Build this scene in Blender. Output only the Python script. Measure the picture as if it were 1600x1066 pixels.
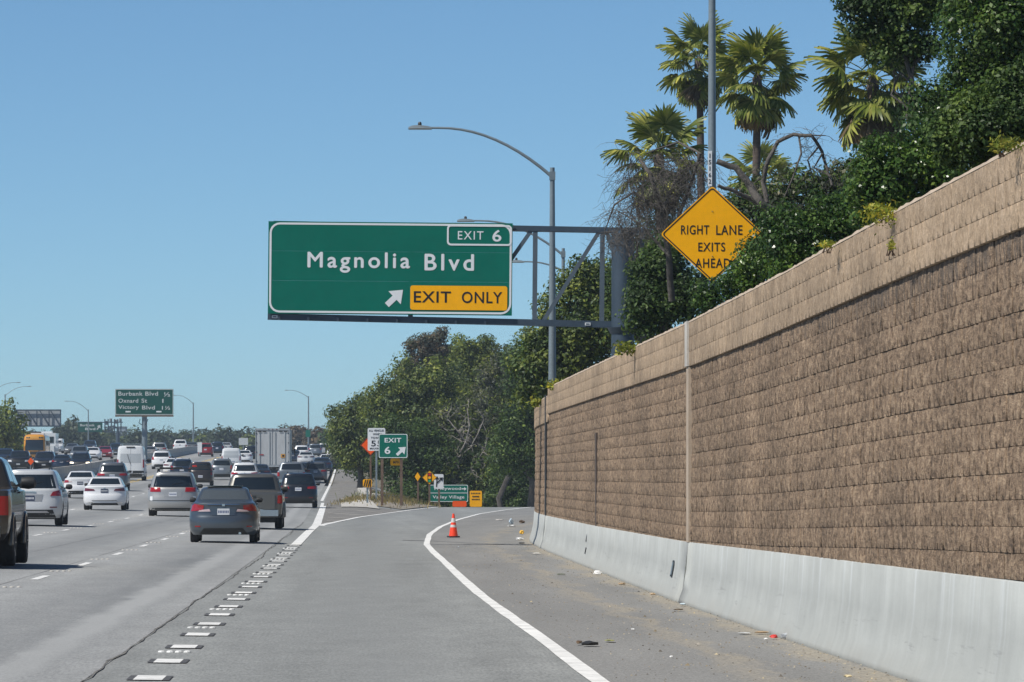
import bpy, bmesh, math, random
import numpy as np
from mathutils import Vector, Matrix

random.seed(7); rng = np.random.default_rng(7)
for o in list(bpy.data.objects): bpy.data.objects.remove(o)
S = bpy.context.scene
COL = S.collection
F, H, HY = 9000.0, 1.73, 745.0          # focal length in photo pixels, eye height, horizon row

# ------------------------------------------------------------------ camera, sky, sun, exposure
cam = bpy.data.cameras.new('camera'); camo = bpy.data.objects.new('camera', cam); COL.objects.link(camo)
camo.location = (0, 0, H); camo.rotation_euler = (math.pi/2, 0, 0)
cam.sensor_width = 36; cam.lens = 36*F/1600; cam.shift_y = (HY-533)/1600
cam.clip_start = 1; cam.clip_end = 20000
S.camera = camo
SUN = Vector((-.66, -.40, .95)).normalized()
w = bpy.data.worlds.new('World'); S.world = w; w.use_nodes = True
nt = w.node_tree; nt.nodes.clear()
sky = nt.nodes.new('ShaderNodeTexSky'); sky.sky_type = 'NISHITA'; sky.sun_disc = False
sky.sun_elevation = math.asin(SUN.z); sky.sun_rotation = math.atan2(SUN.x, SUN.y)
sky.altitude = 1500; sky.air_density = 0.6; sky.dust_density = 0.1; sky.ozone_density = 6.0
tint = nt.nodes.new('ShaderNodeMix'); tint.data_type = 'RGBA'; tint.blend_type = 'MULTIPLY'
tint.inputs[0].default_value = 1; tint.inputs[7].default_value = (.93, 1.065, 1.01, 1)
bg = nt.nodes.new('ShaderNodeBackground'); bg.inputs['Strength'].default_value = 0.088
out = nt.nodes.new('ShaderNodeOutputWorld')
nt.links.new(sky.outputs[0], tint.inputs[6]); nt.links.new(tint.outputs[2], bg.inputs[0]); nt.links.new(bg.outputs[0], out.inputs[0])
sl = bpy.data.lights.new('sun', 'SUN'); sl.energy = 4.3; sl.angle = math.radians(.55); sl.color = (1, .955, .88)
so = bpy.data.objects.new('sun', sl); COL.objects.link(so); so.location = (-60, -40, 90)
so.rotation_euler = (-SUN).to_track_quat('-Z', 'Y').to_euler()
S.render.engine = 'CYCLES'
S.view_settings.view_transform = 'Standard'; S.view_settings.look = 'None'
S.view_settings.exposure = 0.17; S.view_settings.gamma = 1
S.view_settings.use_curve_mapping = False
S.cycles.volume_bounces = 0; S.cycles.max_bounces = 6; S.cycles.transparent_max_bounces = 16

# ------------------------------------------------------------------ helpers
def tag(o, label=None, cat=None, group=None, kind=None):
    if label: o['label'] = label
    if cat: o['category'] = cat
    if group: o['group'] = group
    if kind: o['kind'] = kind
    return o
def empty(name, loc, rz=0, label=None, cat=None, group=None, kind=None):
    o = bpy.data.objects.new(name, None); COL.objects.link(o); o.location = loc; o.rotation_euler = (0, 0, rz)
    o.empty_display_size = .3
    return tag(o, label, cat, group, kind)
def link(name, me, mat, parent=None):
    o = bpy.data.objects.new(name, me); COL.objects.link(o)
    if mat is not None:
        me.materials.clear(); me.materials.append(mat)
    if parent: o.parent = parent
    return o
def fastmesh(name, V, Fc, uv=None, smooth=False, k=4):
    V = np.asarray(V, np.float32); Fc = np.asarray(Fc, np.int32)
    me = bpy.data.meshes.new(name)
    me.vertices.add(len(V)); me.vertices.foreach_set('co', V.ravel())
    me.loops.add(Fc.size); me.loops.foreach_set('vertex_index', Fc.ravel())
    me.polygons.add(len(Fc)); me.polygons.foreach_set('loop_start', np.arange(0, Fc.size, Fc.shape[1], dtype=np.int32))
    me.update(calc_edges=True)
    if uv is not None:
        l = me.uv_layers.new(name='UVMap'); l.data.foreach_set('uv', np.asarray(uv, np.float32)[Fc.ravel()].ravel())
    if smooth: me.polygons.foreach_set('use_smooth', np.ones(len(Fc), bool))
    return me
class MB:
    def __init__(s): s.v = []; s.f = []
    def add(s, vs, fs):
        n = len(s.v); s.v += [tuple(v) for v in vs]; s.f += [tuple(i+n for i in f) for f in fs]; return s
    def box(s, c, d, rz=0, M=None):
        x, y, z = d[0]/2, d[1]/2, d[2]/2
        vs = [Vector((a*x, b*y, e*z)) for a in (-1, 1) for b in (-1, 1) for e in (-1, 1)]
        R = M if M is not None else Matrix.Rotation(rz, 3, 'Z')
        vs = [R @ v + Vector(c) for v in vs]
        return s.add(vs, [(0,1,3,2),(4,6,7,5),(0,4,5,1),(2,3,7,6),(0,2,6,4),(1,5,7,3)])
    def bar(s, a, b, w, h=None):
        a = Vector(a); b = Vector(b); d = b-a; h = h or w
        q = d.to_track_quat('X', 'Z').to_matrix()
        return s.box((a+b)/2, (d.length, w, h), M=q)
    def tube(s, pts, rad, n=8, cap=True):
        pts = [Vector(p) for p in pts]; m = len(pts)
        if not hasattr(rad, '__len__'): rad = [rad]*m
        vs = []; up = Vector((0, .1, 1)).normalized(); prev = None
        for i, p in enumerate(pts):
            d = (pts[min(i+1, m-1)]-pts[max(i-1, 0)])
            if d.length < 1e-9: d = Vector((0, 0, 1))
            d.normalize()
            if prev is None: a = d.orthogonal().normalized()
            else:
                a = prev - d*prev.dot(d)
                a = a.normalized() if a.length > 1e-6 else d.orthogonal().normalized()
            prev = a; b = d.cross(a)
            for k in range(n):
                t = 2*math.pi*k/n; vs.append(p+(a*math.cos(t)+b*math.sin(t))*rad[i])
        fs = [(i*n+k, i*n+(k+1) % n, (i+1)*n+(k+1) % n, (i+1)*n+k) for i in range(m-1) for k in range(n)]
        if cap: fs += [tuple(range(n-1, -1, -1)), tuple((m-1)*n+k for k in range(n))]
        return s.add(vs, fs)
    def lathe(s, prof, c=(0, 0, 0), n=16, axis='Z'):
        vs = []
        for r, h in prof:
            for k in range(n):
                t = 2*math.pi*k/n
                v = (r*math.cos(t), r*math.sin(t), h) if axis == 'Z' else (h, r*math.cos(t), r*math.sin(t))
                vs.append((v[0]+c[0], v[1]+c[1], v[2]+c[2]))
        m = len(prof)
        fs = [(i*n+k, i*n+(k+1) % n, (i+1)*n+(k+1) % n, (i+1)*n+k) for i in range(m-1) for k in range(n)]
        fs += [tuple(range(n-1, -1, -1)), tuple((m-1)*n+k for k in range(n))]
        return s.add(vs, fs)
    def mesh(s, name, smooth=None):
        me = bpy.data.meshes.new(name); me.from_pydata(s.v, [], s.f); me.update()
        bm = bmesh.new(); bm.from_mesh(me); bmesh.ops.recalc_face_normals(bm, faces=bm.faces); bm.to_mesh(me); bm.free()
        if smooth:
            me.polygons.foreach_set('use_smooth', np.ones(len(me.polygons), bool)); me.set_sharp_from_angle(angle=math.radians(smooth))
        return me
    def build(s, name, mat, parent=None, smooth=None): return link(name, s.mesh(name, smooth), mat, parent)

def W(px, py, D): return Vector(((px-800)*D/F, D, H-(py-HY)*D/F))

# ------------------------------------------------------------------ materials
def mat(name, col=(.5,.5,.5), rough=.6, metal=0, coat=0, spec=.5):
    m = bpy.data.materials.new(name); m.use_nodes = True
    b = m.node_tree.nodes['Principled BSDF']
    b.inputs['Base Color'].default_value = (*col, 1); b.inputs['Roughness'].default_value = rough
    b.inputs['Metallic'].default_value = metal; b.inputs['Coat Weight'].default_value = coat
    b.inputs['Specular IOR Level'].default_value = spec
    return m
class N:
    """tiny node builder"""
    def __init__(s, m): s.t = m.node_tree; s.b = s.t.nodes['Principled BSDF']
    def n(s, typ, **k):
        x = s.t.nodes.new(typ)
        for a, v in k.items(): setattr(x, a, v)
        return x
    def l(s, a, b): s.t.links.new(a, b)
    def coord(s, kind='Object', scale=(1,1,1)):
        c = s.n('ShaderNodeTexCoord'); mp = s.n('ShaderNodeMapping'); mp.inputs['Scale'].default_value = scale
        s.l(c.outputs[kind], mp.inputs[0]); return mp.outputs[0]
    def noise(s, vec, scale, detail=4, rough=.6):
        x = s.n('ShaderNodeTexNoise'); x.inputs['Scale'].default_value = scale; x.inputs['Detail'].default_value = detail
        x.inputs['Roughness'].default_value = rough; s.l(vec, x.inputs['Vector']); return x.outputs['Fac']
    def ramp(s, fac, stops):
        r = s.n('ShaderNodeValToRGB'); e = r.color_ramp.elements
        while len(e) < len(stops): e.new(.5)
        for i, (p, c) in enumerate(stops):
            e[i].position = p; e[i].color = (c[0], c[1], c[2], 1) if hasattr(c, '__len__') else (c, c, c, 1)
        s.l(fac, r.inputs[0]); return r.outputs[0]
    def mix(s, a, b, fac=1, mode='MULTIPLY'):
        x = s.n('ShaderNodeMix', data_type='RGBA', blend_type=mode)
        for sock, v in ((x.inputs[0], fac), (x.inputs[6], a), (x.inputs[7], b)):
            if hasattr(v, 'is_output'): s.l(v, sock)
            elif hasattr(v, '__len__'): sock.default_value = (*v, 1)
            else: sock.default_value = v
        return x.outputs[2]
    def bump(s, h, strength=.4, dist=.02):
        b = s.n('ShaderNodeBump'); b.inputs['Strength'].default_value = strength; b.inputs['Distance'].default_value = dist
        s.l(h, b.inputs['Height']); s.l(b.outputs[0], s.b.inputs['Normal'])
    def math(s, op, a, b=0, c=0):
        x = s.n('ShaderNodeMath', operation=op)
        for i, v in enumerate((a, b, c)):
            if hasattr(v, 'is_output'): s.l(v, x.inputs[i])
            else: x.inputs[i].default_value = v
        return x.outputs[0]

def m_speckled(name, col, amt=.25, s1=3, s2=60, rough=.9, kind='Object', scale=(1,1,1), bump=.3, bd=.01):
    m = mat(name, col, rough); n = N(m); v = n.coord(kind, scale)
    a = n.noise(v, s1, 5); b = n.noise(v, s2, 3)
    c = n.mix(n.ramp(a, [(.3, 1-amt), (.7, 1+amt)]), n.ramp(b, [(.3, 1-amt*.6), (.7, 1+amt*.6)]))
    n.l(n.mix(col, c), n.b.inputs['Base Color']); n.bump(b, bump, bd); return m

def m_road(name, col, band, bandcol, scrub=None):
    """u = metres across from the edge line, v = metres along"""
    m = mat(name, col, .85); n = N(m)
    uv = n.coord('UV'); st = n.coord('UV', (1, .035, 1)); st2 = n.coord('UV', (1, .22, 1))
    sep = n.n('ShaderNodeSeparateXYZ'); n.l(uv, sep.inputs[0])
    big = n.noise(st, .9, 5, .6); fine = n.noise(n.coord('UV', (1, .12, 1)), 11, 4, .7); mid = n.noise(st2, 1.6, 5, .65); grit = n.noise(n.coord('UV', (1, .09, 1)), 34, 3, .75)
    wob = n.math('ADD', sep.outputs[0], n.math('MULTIPLY', n.math('SUBTRACT', n.noise(n.coord('UV', (.02, .02, 1)), 1, 2), .5), 1.6))
    ph = n.math('COSINE', n.math('MULTIPLY', wob, 2*math.pi/3.55))
    bm_ = n.math('MULTIPLY', n.math('ADD', n.math('MULTIPLY', ph, .5), .5), band)     # 1 at lane edges
    oil = n.math('MULTIPLY', n.math('SUBTRACT', band, bm_), n.ramp(big, [(.35, .2), (.65, 1.)]))
    c = n.mix(n.ramp(big, [(.3, .80), (.7, 1.14)]), n.ramp(mid, [(.3, .88), (.7, 1.1)]))
    c = n.mix(c, n.ramp(fine, [(.3, .91), (.7, 1.08)])); c = n.mix(c, n.ramp(grit, [(.33, .74), (.5, 1.), (.68, 1.24)]))
    c = n.mix(col, c); c = n.mix(c, bandcol, oil, 'MIX')
    if scrub is not None:      # a strip of concrete scrubbed pale, with a wandering ragged edge
        dd = n.math('ABSOLUTE', n.math('SUBTRACT', n.math('ADD', sep.outputs[0], n.math('MULTIPLY', n.math('SUBTRACT', mid, .5), .5)), scrub))
        c = n.mix(c, (.40, .405, .40), n.math('MULTIPLY', n.ramp(dd, [(.10, .65), (.30, 0)]), n.ramp(big, [(.3, .5), (.6, 1)])), 'MIX')
    n.l(c, n.b.inputs['Base Color']); n.bump(grit, .35, .006); return m

M = {}
M['concrete_road'] = m_road('concrete_road', (.335, .34, .335), .85, (.15, .157, .16), -1.3)
M['asphalt'] = m_road('asphalt', (.26, .268, .26), .6, (.185, .192, .19))
M['shoulder'] = m_speckled('shoulder_asphalt', (.20, .19, .175), .22, 1.2, 30, .95, 'UV', (1, .3, 1))
M['dirt'] = m_speckled('dirt', (.27, .235, .185), .35, 2, 22, 1, 'UV', (1, .35, 1), .6)
M['paint'] = m_speckled('road_paint', (.74, .74, .72), .20, 1.5, 14, .8)
M['paint_yellow'] = m_speckled('road_paint_yellow', (.62, .42, .08), .1, 2, 12, .7)
M['tar'] = m_speckled('tar', (.085, .085, .087), .2, 3, 20, .8)
M['dark_line'] = m_speckled('crack_dirt', (.15, .145, .135), .6, 3, 25, .95)
M['joint'] = m_speckled('lane_joint', (.19, .19, .19), .2, 2, 20, .9)
M['ground'] = m_speckled('dry_ground', (.20, .175, .12), .35, .3, 4, 1, bump=.2)
M['leafmold'] = m_speckled('slope_ground', (.10, .09, .055), .35, .8, 6, 1, bump=.5, bd=.05)
M['kerb'] = m_speckled('kerb_concrete', (.50, .475, .43), .2, 1, 12, .9)
M['galv'] = m_speckled('galvanised_steel', (.21, .255, .28), .12, 1, 15, .45)
M['galv'].node_tree.nodes['Principled BSDF'].inputs['Metallic'].default_value = .3
M['galv_dark'] = m_speckled('weathered_steel', (.045, .068, .095), .15, 1, 15, .5)
M['galv_dark'].node_tree.nodes['Principled BSDF'].inputs['Metallic'].default_value = .2
M['galv_mid'] = m_speckled('painted_steel', (.08, .105, .13), .12, 1, 15, .45)
M['wood'] = m_speckled('sign_post_wood', (.13, .085, .06), .25, 2, 20, .9)
M['green'] = m_speckled('sign_green', (.0, .135, .095), .07, .5, 3, .35, bump=0)
M['green_far'] = mat('sign_green_old', (.005, .075, .06), .4)
M['white'] = mat('sign_white', (.72, .74, .75), .4)
M['white_far'] = mat('sign_white_old', (.50, .53, .53), .5)
M['yellow'] = m_speckled('sign_yellow', (.93, .43, .005), .05, 1, 8, .35, bump=0)
M['orange'] = mat('sign_orange', (.85, .10, .01), .4)
M['black'] = mat('sign_black', (.008, .008, .01), .4)
M['red'] = mat('signal_red', (.5, .02, .01), .4)
M['sgreen'] = mat('signal_green', (.0, .35, .15), .4)
M['sign_back'] = m_speckled('sign_back_aluminium', (.33, .36, .38), .1, 1, 8, .5)
for q_ in ('green', 'yellow', 'orange', 'green_far'): M[q_].node_tree.nodes['Principled BSDF'].inputs['Specular IOR Level'].default_value = .15; M[q_].node_tree.nodes['Principled BSDF'].inputs['Roughness'].default_value = .6
# wall
def m_block(name, base, dark, light, vs=(6, 6, 2.2), stain=True, sb=.9):
    m = mat(name, base, .95); n = N(m)
    geo = n.n('ShaderNodeNewGeometry'); mp = n.n('ShaderNodeMapping'); mp.inputs['Scale'].default_value = vs
    n.l(geo.outputs['Position'], mp.inputs[0]); v = mp.outputs[0]
    f1 = n.noise(v, 2.3, 6, .8); f2 = n.noise(v, 9, 4, .7)
    mp2 = n.n('ShaderNodeMapping'); mp2.inputs['Scale'].default_value = (.25, .25, .6); n.l(geo.outputs['Position'], mp2.inputs[0])
    big = n.noise(mp2.outputs[0], 1.2, 4, .6)
    col = n.ramp(f1, [(.34, dark), (.47, base), (.64, light)])
    col = n.mix(col, n.ramp(f2, [(.3, .7), (.55, 1.), (.75, 1.25)]))
    col = n.mix(col, n.ramp(big, [(.35, .78), (.65, 1.15)]))
    oi = n.n('ShaderNodeNewGeometry')
    col = n.mix(col, n.ramp(oi.outputs['Random Per Island'], [(0, .90), (1, 1.08)]))
    if stain:   # drip stains below the cap band (band bottom stands at z ~3.3 to 3.5)
        sep = n.n('ShaderNodeSeparateXYZ'); n.l(geo.outputs['Position'], sep.inputs[0])
        mp3 = n.n('ShaderNodeMapping'); mp3.inputs['Scale'].default_value = (8, 8, .25); n.l(geo.outputs['Position'], mp3.inputs[0])
        dr = n.noise(mp3.outputs[0], 1.3, 3, .6)
        hgt = n.math('SUBTRACT', sep.outputs[2], n.math('ADD', 3.05, n.math('MULTIPLY', n.math('SUBTRACT', .62, dr), 2.2)))
        fac = n.ramp(hgt, [(0, 0), (.22, .75)])
        col = n.mix(col, (.075, .068, .062), n.math('MULTIPLY', fac, .85), 'MIX')
    n.l(col, n.b.inputs['Base Color'])
    hh = n.math('ADD', f1, n.math('MULTIPLY', f2, .5)); n.bump(hh, sb, .05)
    return m
M['block'] = m_block('split_face_block', (.245, .166, .105), (.058, .038, .024), (.47, .34, .225), (4, 2.2, 5.6))
M['capblock'] = m_block('cap_block', (.38, .275, .178), (.26, .185, .118), (.47, .35, .24), (5, 1.6, 2.6), False, .5)
M['mortar'] = m_speckled('mortar', (.20, .15, .10), .3, 2, 12, .95)
M['wallcap'] = m_speckled('cap_mortar', (.42, .34, .26), .15, 1.5, 20, .95)
def m_barrier():
    m = mat('barrier_concrete', (.45, .455, .45), .85); n = N(m)
    uv = n.coord('UV', (1.6, .22, 1)); dr = n.noise(uv, 1.7, 5, .6); uv2 = n.coord('UV', (.4, 1.3, 1)); bl = n.noise(uv2, 1.3, 5, .6)
    fi = n.noise(n.coord('UV', (12, 12, 1)), 4, 3)
    sep = n.n('ShaderNodeSeparateXYZ'); n.l(n.coord('UV'), sep.inputs[0])
    lime = n.math('MULTIPLY', n.ramp(n.noise(n.coord('UV', (1.1, .05, 1)), 2.2, 5, .7), [(.53, 0), (.72, 1)]), n.ramp(sep.outputs[1], [(.1, .15), (.85, 1)]))
    c = n.mix((.42, .435, .415), n.ramp(dr, [(.3, .92), (.7, 1.05)])); c = n.mix(c, n.ramp(bl, [(.3, .88), (.7, 1.08)])); c = n.mix(c, n.ramp(fi, [(.3, .95), (.7, 1.05)]))
    c = n.mix(c, (.66, .70, .73), n.math('MULTIPLY', lime, .55), 'MIX')
    sc_ = n.math('MULTIPLY', n.ramp(n.noise(n.coord('UV', (.35, 7, 1)), 1.6, 4, .75), [(.60, 0), (.68, 1)]), n.ramp(n.math('ABSOLUTE', n.math('SUBTRACT', sep.outputs[1], .28)), [(.05, .55), (.25, 0)]))
    c = n.mix(c, (.2, .2, .2), sc_, 'MIX')
    low = n.math('MULTIPLY', n.ramp(sep.outputs[1], [(.0, 1), (.22, 0)]), n.ramp(bl, [(.4, 0), (.7, 1)]))
    c = n.mix(c, (.25, .235, .205), n.math('MULTIPLY', low, .6), 'MIX')
    n.l(c, n.b.inputs['Base Color']); n.bump(bl, .2, .02); return m
M['barrier'] = m_barrier()

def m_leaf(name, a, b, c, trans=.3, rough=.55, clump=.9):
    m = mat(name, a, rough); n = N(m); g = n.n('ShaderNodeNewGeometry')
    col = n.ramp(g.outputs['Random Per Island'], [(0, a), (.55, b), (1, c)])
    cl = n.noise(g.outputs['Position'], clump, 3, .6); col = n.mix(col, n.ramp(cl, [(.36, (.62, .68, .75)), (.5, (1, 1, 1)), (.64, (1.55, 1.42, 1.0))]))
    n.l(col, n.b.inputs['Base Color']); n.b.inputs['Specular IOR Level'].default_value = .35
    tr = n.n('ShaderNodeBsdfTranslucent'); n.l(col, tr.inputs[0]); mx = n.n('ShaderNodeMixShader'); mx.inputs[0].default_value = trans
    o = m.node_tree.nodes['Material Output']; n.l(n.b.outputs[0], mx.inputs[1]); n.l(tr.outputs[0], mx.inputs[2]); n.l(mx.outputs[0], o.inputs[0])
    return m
M['leaf_dark'] = m_leaf('leaf_dark', (.024, .050, .012), (.05, .095, .022), (.12, .18, .045))
M['leaf_mid'] = m_leaf('leaf_mid', (.05, .075, .018), (.105, .145, .03), (.24, .28, .06))
M['leaf_glossy'] = m_leaf('leaf_glossy', (.026, .06, .012), (.06, .125, .022), (.16, .24, .06), .3, .3, 1.6)
M['leaf_bright'] = m_leaf('leaf_bright', (.07, .11, .02), (.15, .20, .035), (.30, .33, .08))
M['leaf_pale'] = m_leaf('leaf_pale', (.05, .09, .025), (.10, .15, .05), (.30, .33, .15))
M['leaf_grey'] = m_leaf('leaf_grey', (.05, .065, .04), (.09, .10, .07), (.15, .155, .11))
M['leaf_rust'] = m_leaf('leaf_rust', (.07, .06, .04), (.11, .085, .06), (.16, .12, .08))
M['leaf_ivy'] = m_leaf('leaf_ivy', (.10, .15, .02), (.24, .27, .03), (.42, .36, .05))
M['leaf_blue'] = m_leaf('leaf_far', (.03, .05, .03), (.05, .075, .04), (.08, .11, .055))
M['palm'] = m_leaf('palm_leaf', (.10, .14, .02), (.21, .25, .05), (.42, .42, .12), .3, .38)
M['palm_dry'] = m_leaf('palm_dry', (.09, .065, .04), (.17, .12, .07), (.26, .2, .12), .2, .8)
M['bark'] = m_speckled('bark', (.10, .09, .08), .35, 3, 20, .95, bump=.8, bd=.03)
M['bark_pale'] = m_speckled('bark_pale', (.27, .245, .215), .2, 3, 20, .95)
M['bark_palm'] = m_speckled('bark_palm', (.11, .085, .07), .3, 4, 18, .95, scale=(1, 1, 4), bump=.8, bd=.04)
M['drygrass'] = m_leaf('dry_grass', (.20, .16, .07), (.30, .24, .11), (.40, .33, .17), .3, .9)
# vehicles
def paint(name, col, metal=.35, rough=.38): return mat(name, col, rough, metal, .6)
P = dict(
 slate=paint('paint_slate', (.10, .12, .14), .6, .32), white=paint('paint_white', (.74, .75, .76), 0), silver=paint('paint_silver', (.42, .415, .40), .5),
 pearl=paint('paint_pearl', (.60, .61, .61), .15), champagne=paint('paint_champagne', (.135, .133, .122), .5, .34), gold=paint('paint_tan', (.075, .064, .05), .5, .26),
 black=paint('paint_black', (.012, .014, .02), .1, .3), navy=paint('paint_navy', (.02, .035, .065), .3, .3), red=paint('paint_red', (.32, .015, .02), .2, .3),
 grey=paint('paint_grey', (.16, .165, .17), .5), brown=paint('paint_brown', (.045, .035, .032), .3, .3), steel=paint('paint_steel', (.19, .215, .24), .5),
 busy=paint('paint_bus_yellow', (.62, .27, .02), 0), vanw=paint('paint_van_white', (.66, .68, .69), 0, .45))
M['glass'] = mat('tinted_glass', (.012, .018, .024), .06, 0, .0, .7)
M['glass_grey'] = mat('rear_glass_grey', (.07, .082, .09), .09, 0, 0, .7)
M['glass_van'] = mat('van_blank_panel', (.42, .45, .47), .35)
M['rubber'] = m_speckled('rubber', (.018, .018, .019), .2, 4, 30, .8)
M['trim'] = mat('black_trim', (.02, .021, .022), .55)
M['alloy'] = mat('alloy', (.45, .45, .46), .35, .7)
M['chrome'] = mat('chrome', (.6, .61, .62), .15, 1)
M['tail'] = mat('tail_lamp', (.33, .010, .012), .15, 0, .8)
M['tail_dark'] = mat('tail_lamp_smoked', (.13, .012, .018), .15, 0, .8)
M['tail_clear'] = mat('tail_lamp_clear', (.55, .42, .42), .12, 0, .8)
M['head'] = mat('head_lamp', (.75, .77, .78), .1, .1, .8)
M['head_on'] = mat('head_lamp_lit', (.8, .8, .8), .1)
b_ = M['head_on'].node_tree.nodes['Principled BSDF']; b_.inputs['Emission Color'].default_value = (1, .83, .55, 1); b_.inputs['Emission Strength'].default_value = 2.2
M['plate'] = mat('plate_white', (.6, .62, .64), .4)
M['plate_dark'] = mat('plate_navy', (.03, .04, .08), .4)
M['plate_ink'] = mat('plate_ink', (.08, .10, .22), .4)
M['trailer'] = m_speckled('trailer_door', (.45, .465, .47), .12, .8, 6, .5, scale=(1, 1, .35))
M['sticker'] = mat('sticker', (.6, .30, .05), .5)
M['interior'] = mat('interior', (.05, .05, .05), .8)
# misc
M['cone'] = mat('cone_orange', (.90, .055, .012), .5)
M['reflect'] = mat('cone_collar', (.62, .62, .60), .4)

def m_shoulder_dirt():
    m = mat('shoulder_dirt', (.2, .2, .19), .95); n = N(m); sep = n.n('ShaderNodeSeparateXYZ'); n.l(n.coord('UV'), sep.inputs[0])
    wn = n.noise(n.coord('UV', (1, .16, 1)), 1.1, 5, .65); sp = n.noise(n.coord('UV', (1, .3, 1)), 16, 4, .7); gr = n.noise(n.coord('UV', (1, .5, 1)), 45, 3, .7); big = n.noise(n.coord('UV', (1, .08, 1)), .8, 4)
    asp = n.mix((.225, .224, .216), n.ramp(big, [(.3, .85), (.7, 1.12)])); asp = n.mix(asp, n.ramp(gr, [(.35, .68), (.5, 1), (.68, 1.35)])); asp = n.mix(asp, n.ramp(sp, [(.3, .82), (.7, 1.15)]))
    di = n.mix((.32, .285, .225), n.ramp(sp, [(.25, .55), (.5, 1), (.75, 1.3)])); di = n.mix(di, n.ramp(gr, [(.35, .7), (.65, 1.25)]))
    # distance from the wall foot (u is negative towards the lane): dusty near the foot and in a drifting band at ~1.1 m
    d = n.math('MULTIPLY', sep.outputs[0], -1.0); wob = n.math('MULTIPLY', n.math('SUBTRACT', wn, .5), 1.7)
    a = n.ramp(n.math('ADD', d, wob), [(.10, .9), (.38, 0)])
    b1 = n.math('ABSOLUTE', n.math('SUBTRACT', n.math('ADD', d, wob), 1.15)); b = n.math('MULTIPLY', n.ramp(b1, [(.06, .75), (.26, 0)]), n.ramp(wn, [(.35, .3), (.6, 1)]))
    f = n.math('MINIMUM', n.math('ADD', a, b), 1); f = n.math('MULTIPLY', f, n.ramp(sp, [(.3, .45), (.55, 1)]))
    n.l(n.mix(asp, di, f, 'MIX'), n.b.inputs['Base Color']); n.bump(gr, .5, .01); return m
M['shoulder_dirt'] = m_shoulder_dirt()
WK = [(0,5.1),(20,4.4),(41,3.67),(50,3.35),(65,2.80),(80,2.28),(110.7,1.44),(136.6,.76),(152.6,.475),(165,.50),(180,.75),(200,1.25),(240,2.9),(300,7),(400,40)]

# ------------------------------------------------------------------ the ground as a height function
DD = np.arange(0, 6001, 1.0)
def smooth_knots(k, width):
    xs, ys = zip(*k); a = np.interp(DD, xs, ys)
    lo = np.repeat(a[0], width); hi = np.repeat(a[-1], width)
    # keep the end slopes
    lo = a[0]-(a[1]-a[0])*np.arange(width, 0, -1); hi = a[-1]+(a[-1]-a[-2])*np.arange(1, width+1)
    p = np.concatenate([lo, a, hi]); ker = np.hanning(2*width+1); ker /= ker.sum()
    return np.convolve(p, ker, 'same')[width:-width]
_g = smooth_knots([(0,0),(185,0),(230,.05),(290,.20),(360,.68),(441,1.22),(510,1.95),(620,3.05),(760,4.4),(900,5.3),(1200,6.0),(6000,6.0)], 22)
_xr = smooth_knots([(0,-1.9),(52,-3.16),(101,-4.36),(127,-5.0),(183,-6.45),(207,-7.0),(310,-10.1),(510,-15.6),(760,-22.6),(6000,-169)], 14)
_zr = smooth_knots([(0,0),(335,0),(360,-.8),(420,-4.2),(480,-6.5),(6000,-6.5)], 9)
_xl = smooth_knots([(0,-1.9),(52,-3.16),(101,-4.36),(127,-5.0),(183,-6.45),(210,-6.85),(247,-6.6),(300,-5.3),(345,-3.7),(400,1.5),(460,9),(6000,2000)], 8)
_xR = smooth_knots([(0,2.6),(48.5,.75),(62,.32),(73,-.07),(85,-.47),(100,-.90),(118,-1.39),(132,-1.79),(148,-2.20),(173,-2.48),(200,-2.48),(232,-2.2),(270,-1.5),(300,-.4),(330,1.1),(360,4),(400,10),(6000,2200)], 5)
g = lambda D: np.interp(D, DD, _g); Xr = lambda D: np.interp(D, DD, _xr); Zr = lambda D: np.interp(D, DD, _zr)
XL = lambda D: np.interp(D, DD, _xl); XR = lambda D: np.interp(D, DD, _xR)
def ground(X, D):
    X = np.asarray(X, float); D = np.asarray(D, float)
    xr = Xr(D); xl = np.maximum(XL(D)-.12, xr+.01); gz = g(D); zr = Zr(D)
    left = gz + .022*np.clip(xr-X, 0, 20)
    wgt = np.clip((X-xr-3.0*np.clip((D-250)/60, 0, 1))/np.maximum(xl-xr-3.0*np.clip((D-250)/60, 0, 1), .5), 0, 1)
    right = gz*(1-wgt)+zr*wgt
    return np.where(X < xr, left, np.where(D > 190, right, 0*gz))
def gz1(X, D): return float(ground(X, D))
def at(px, py):
    """ground point seen at a pixel"""
    for D in np.arange(38, 1500, .5):
        X = (px-800)*D/F
        if HY+(H-gz1(X, D))*F/D <= py: return Vector((X, D, gz1(X, D)))
    return Vector((X, D, gz1(X, D)))
def onD(px, D): X = (px-800)*D/F; return Vector((X, D, gz1(X, D)))

def strip(name, xa, xb, Ds, nx, dz, material, parent=None, kind='structure', jit=0, zf=ground, uref=None, brk=None, brk2=None):
    Ds = np.asarray(Ds, float); V = []; UV = []
    for D in Ds:
        a = xa(D); b = xb(D)
        if jit: a = a+jit*(random.random()-.5)
        xs = np.linspace(a, b, nx)
        if brk is not None and a < brk(D) < b:
            if brk2 is None: xs = np.concatenate([[a], np.linspace(brk(D), b, nx-1)])
            else: m2 = max(brk2(D), brk(D)+.05); xs = np.concatenate([[a], np.linspace(brk(D), m2, 6), np.linspace(m2, b, nx-6)[1:]])
        zz = zf(xs, np.full(nx, D))+dz
        V += [(x, D, z) for x, z in zip(xs, zz)]; r = float(Xr(D)) if uref is None else uref(D); UV += [(x-r, D) for x in xs]
    m = len(Ds); Fc = [(i*nx+k, i*nx+k+1, (i+1)*nx+k+1, (i+1)*nx+k) for i in range(m-1) for k in range(nx-1)]
    o = link(name, fastmesh(name, V, Fc, UV, True), material, parent)
    if kind and not parent: o['kind'] = kind
    return o
geo = lambda a, b, n: a*(b/a)**np.linspace(0, 1, n)

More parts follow.
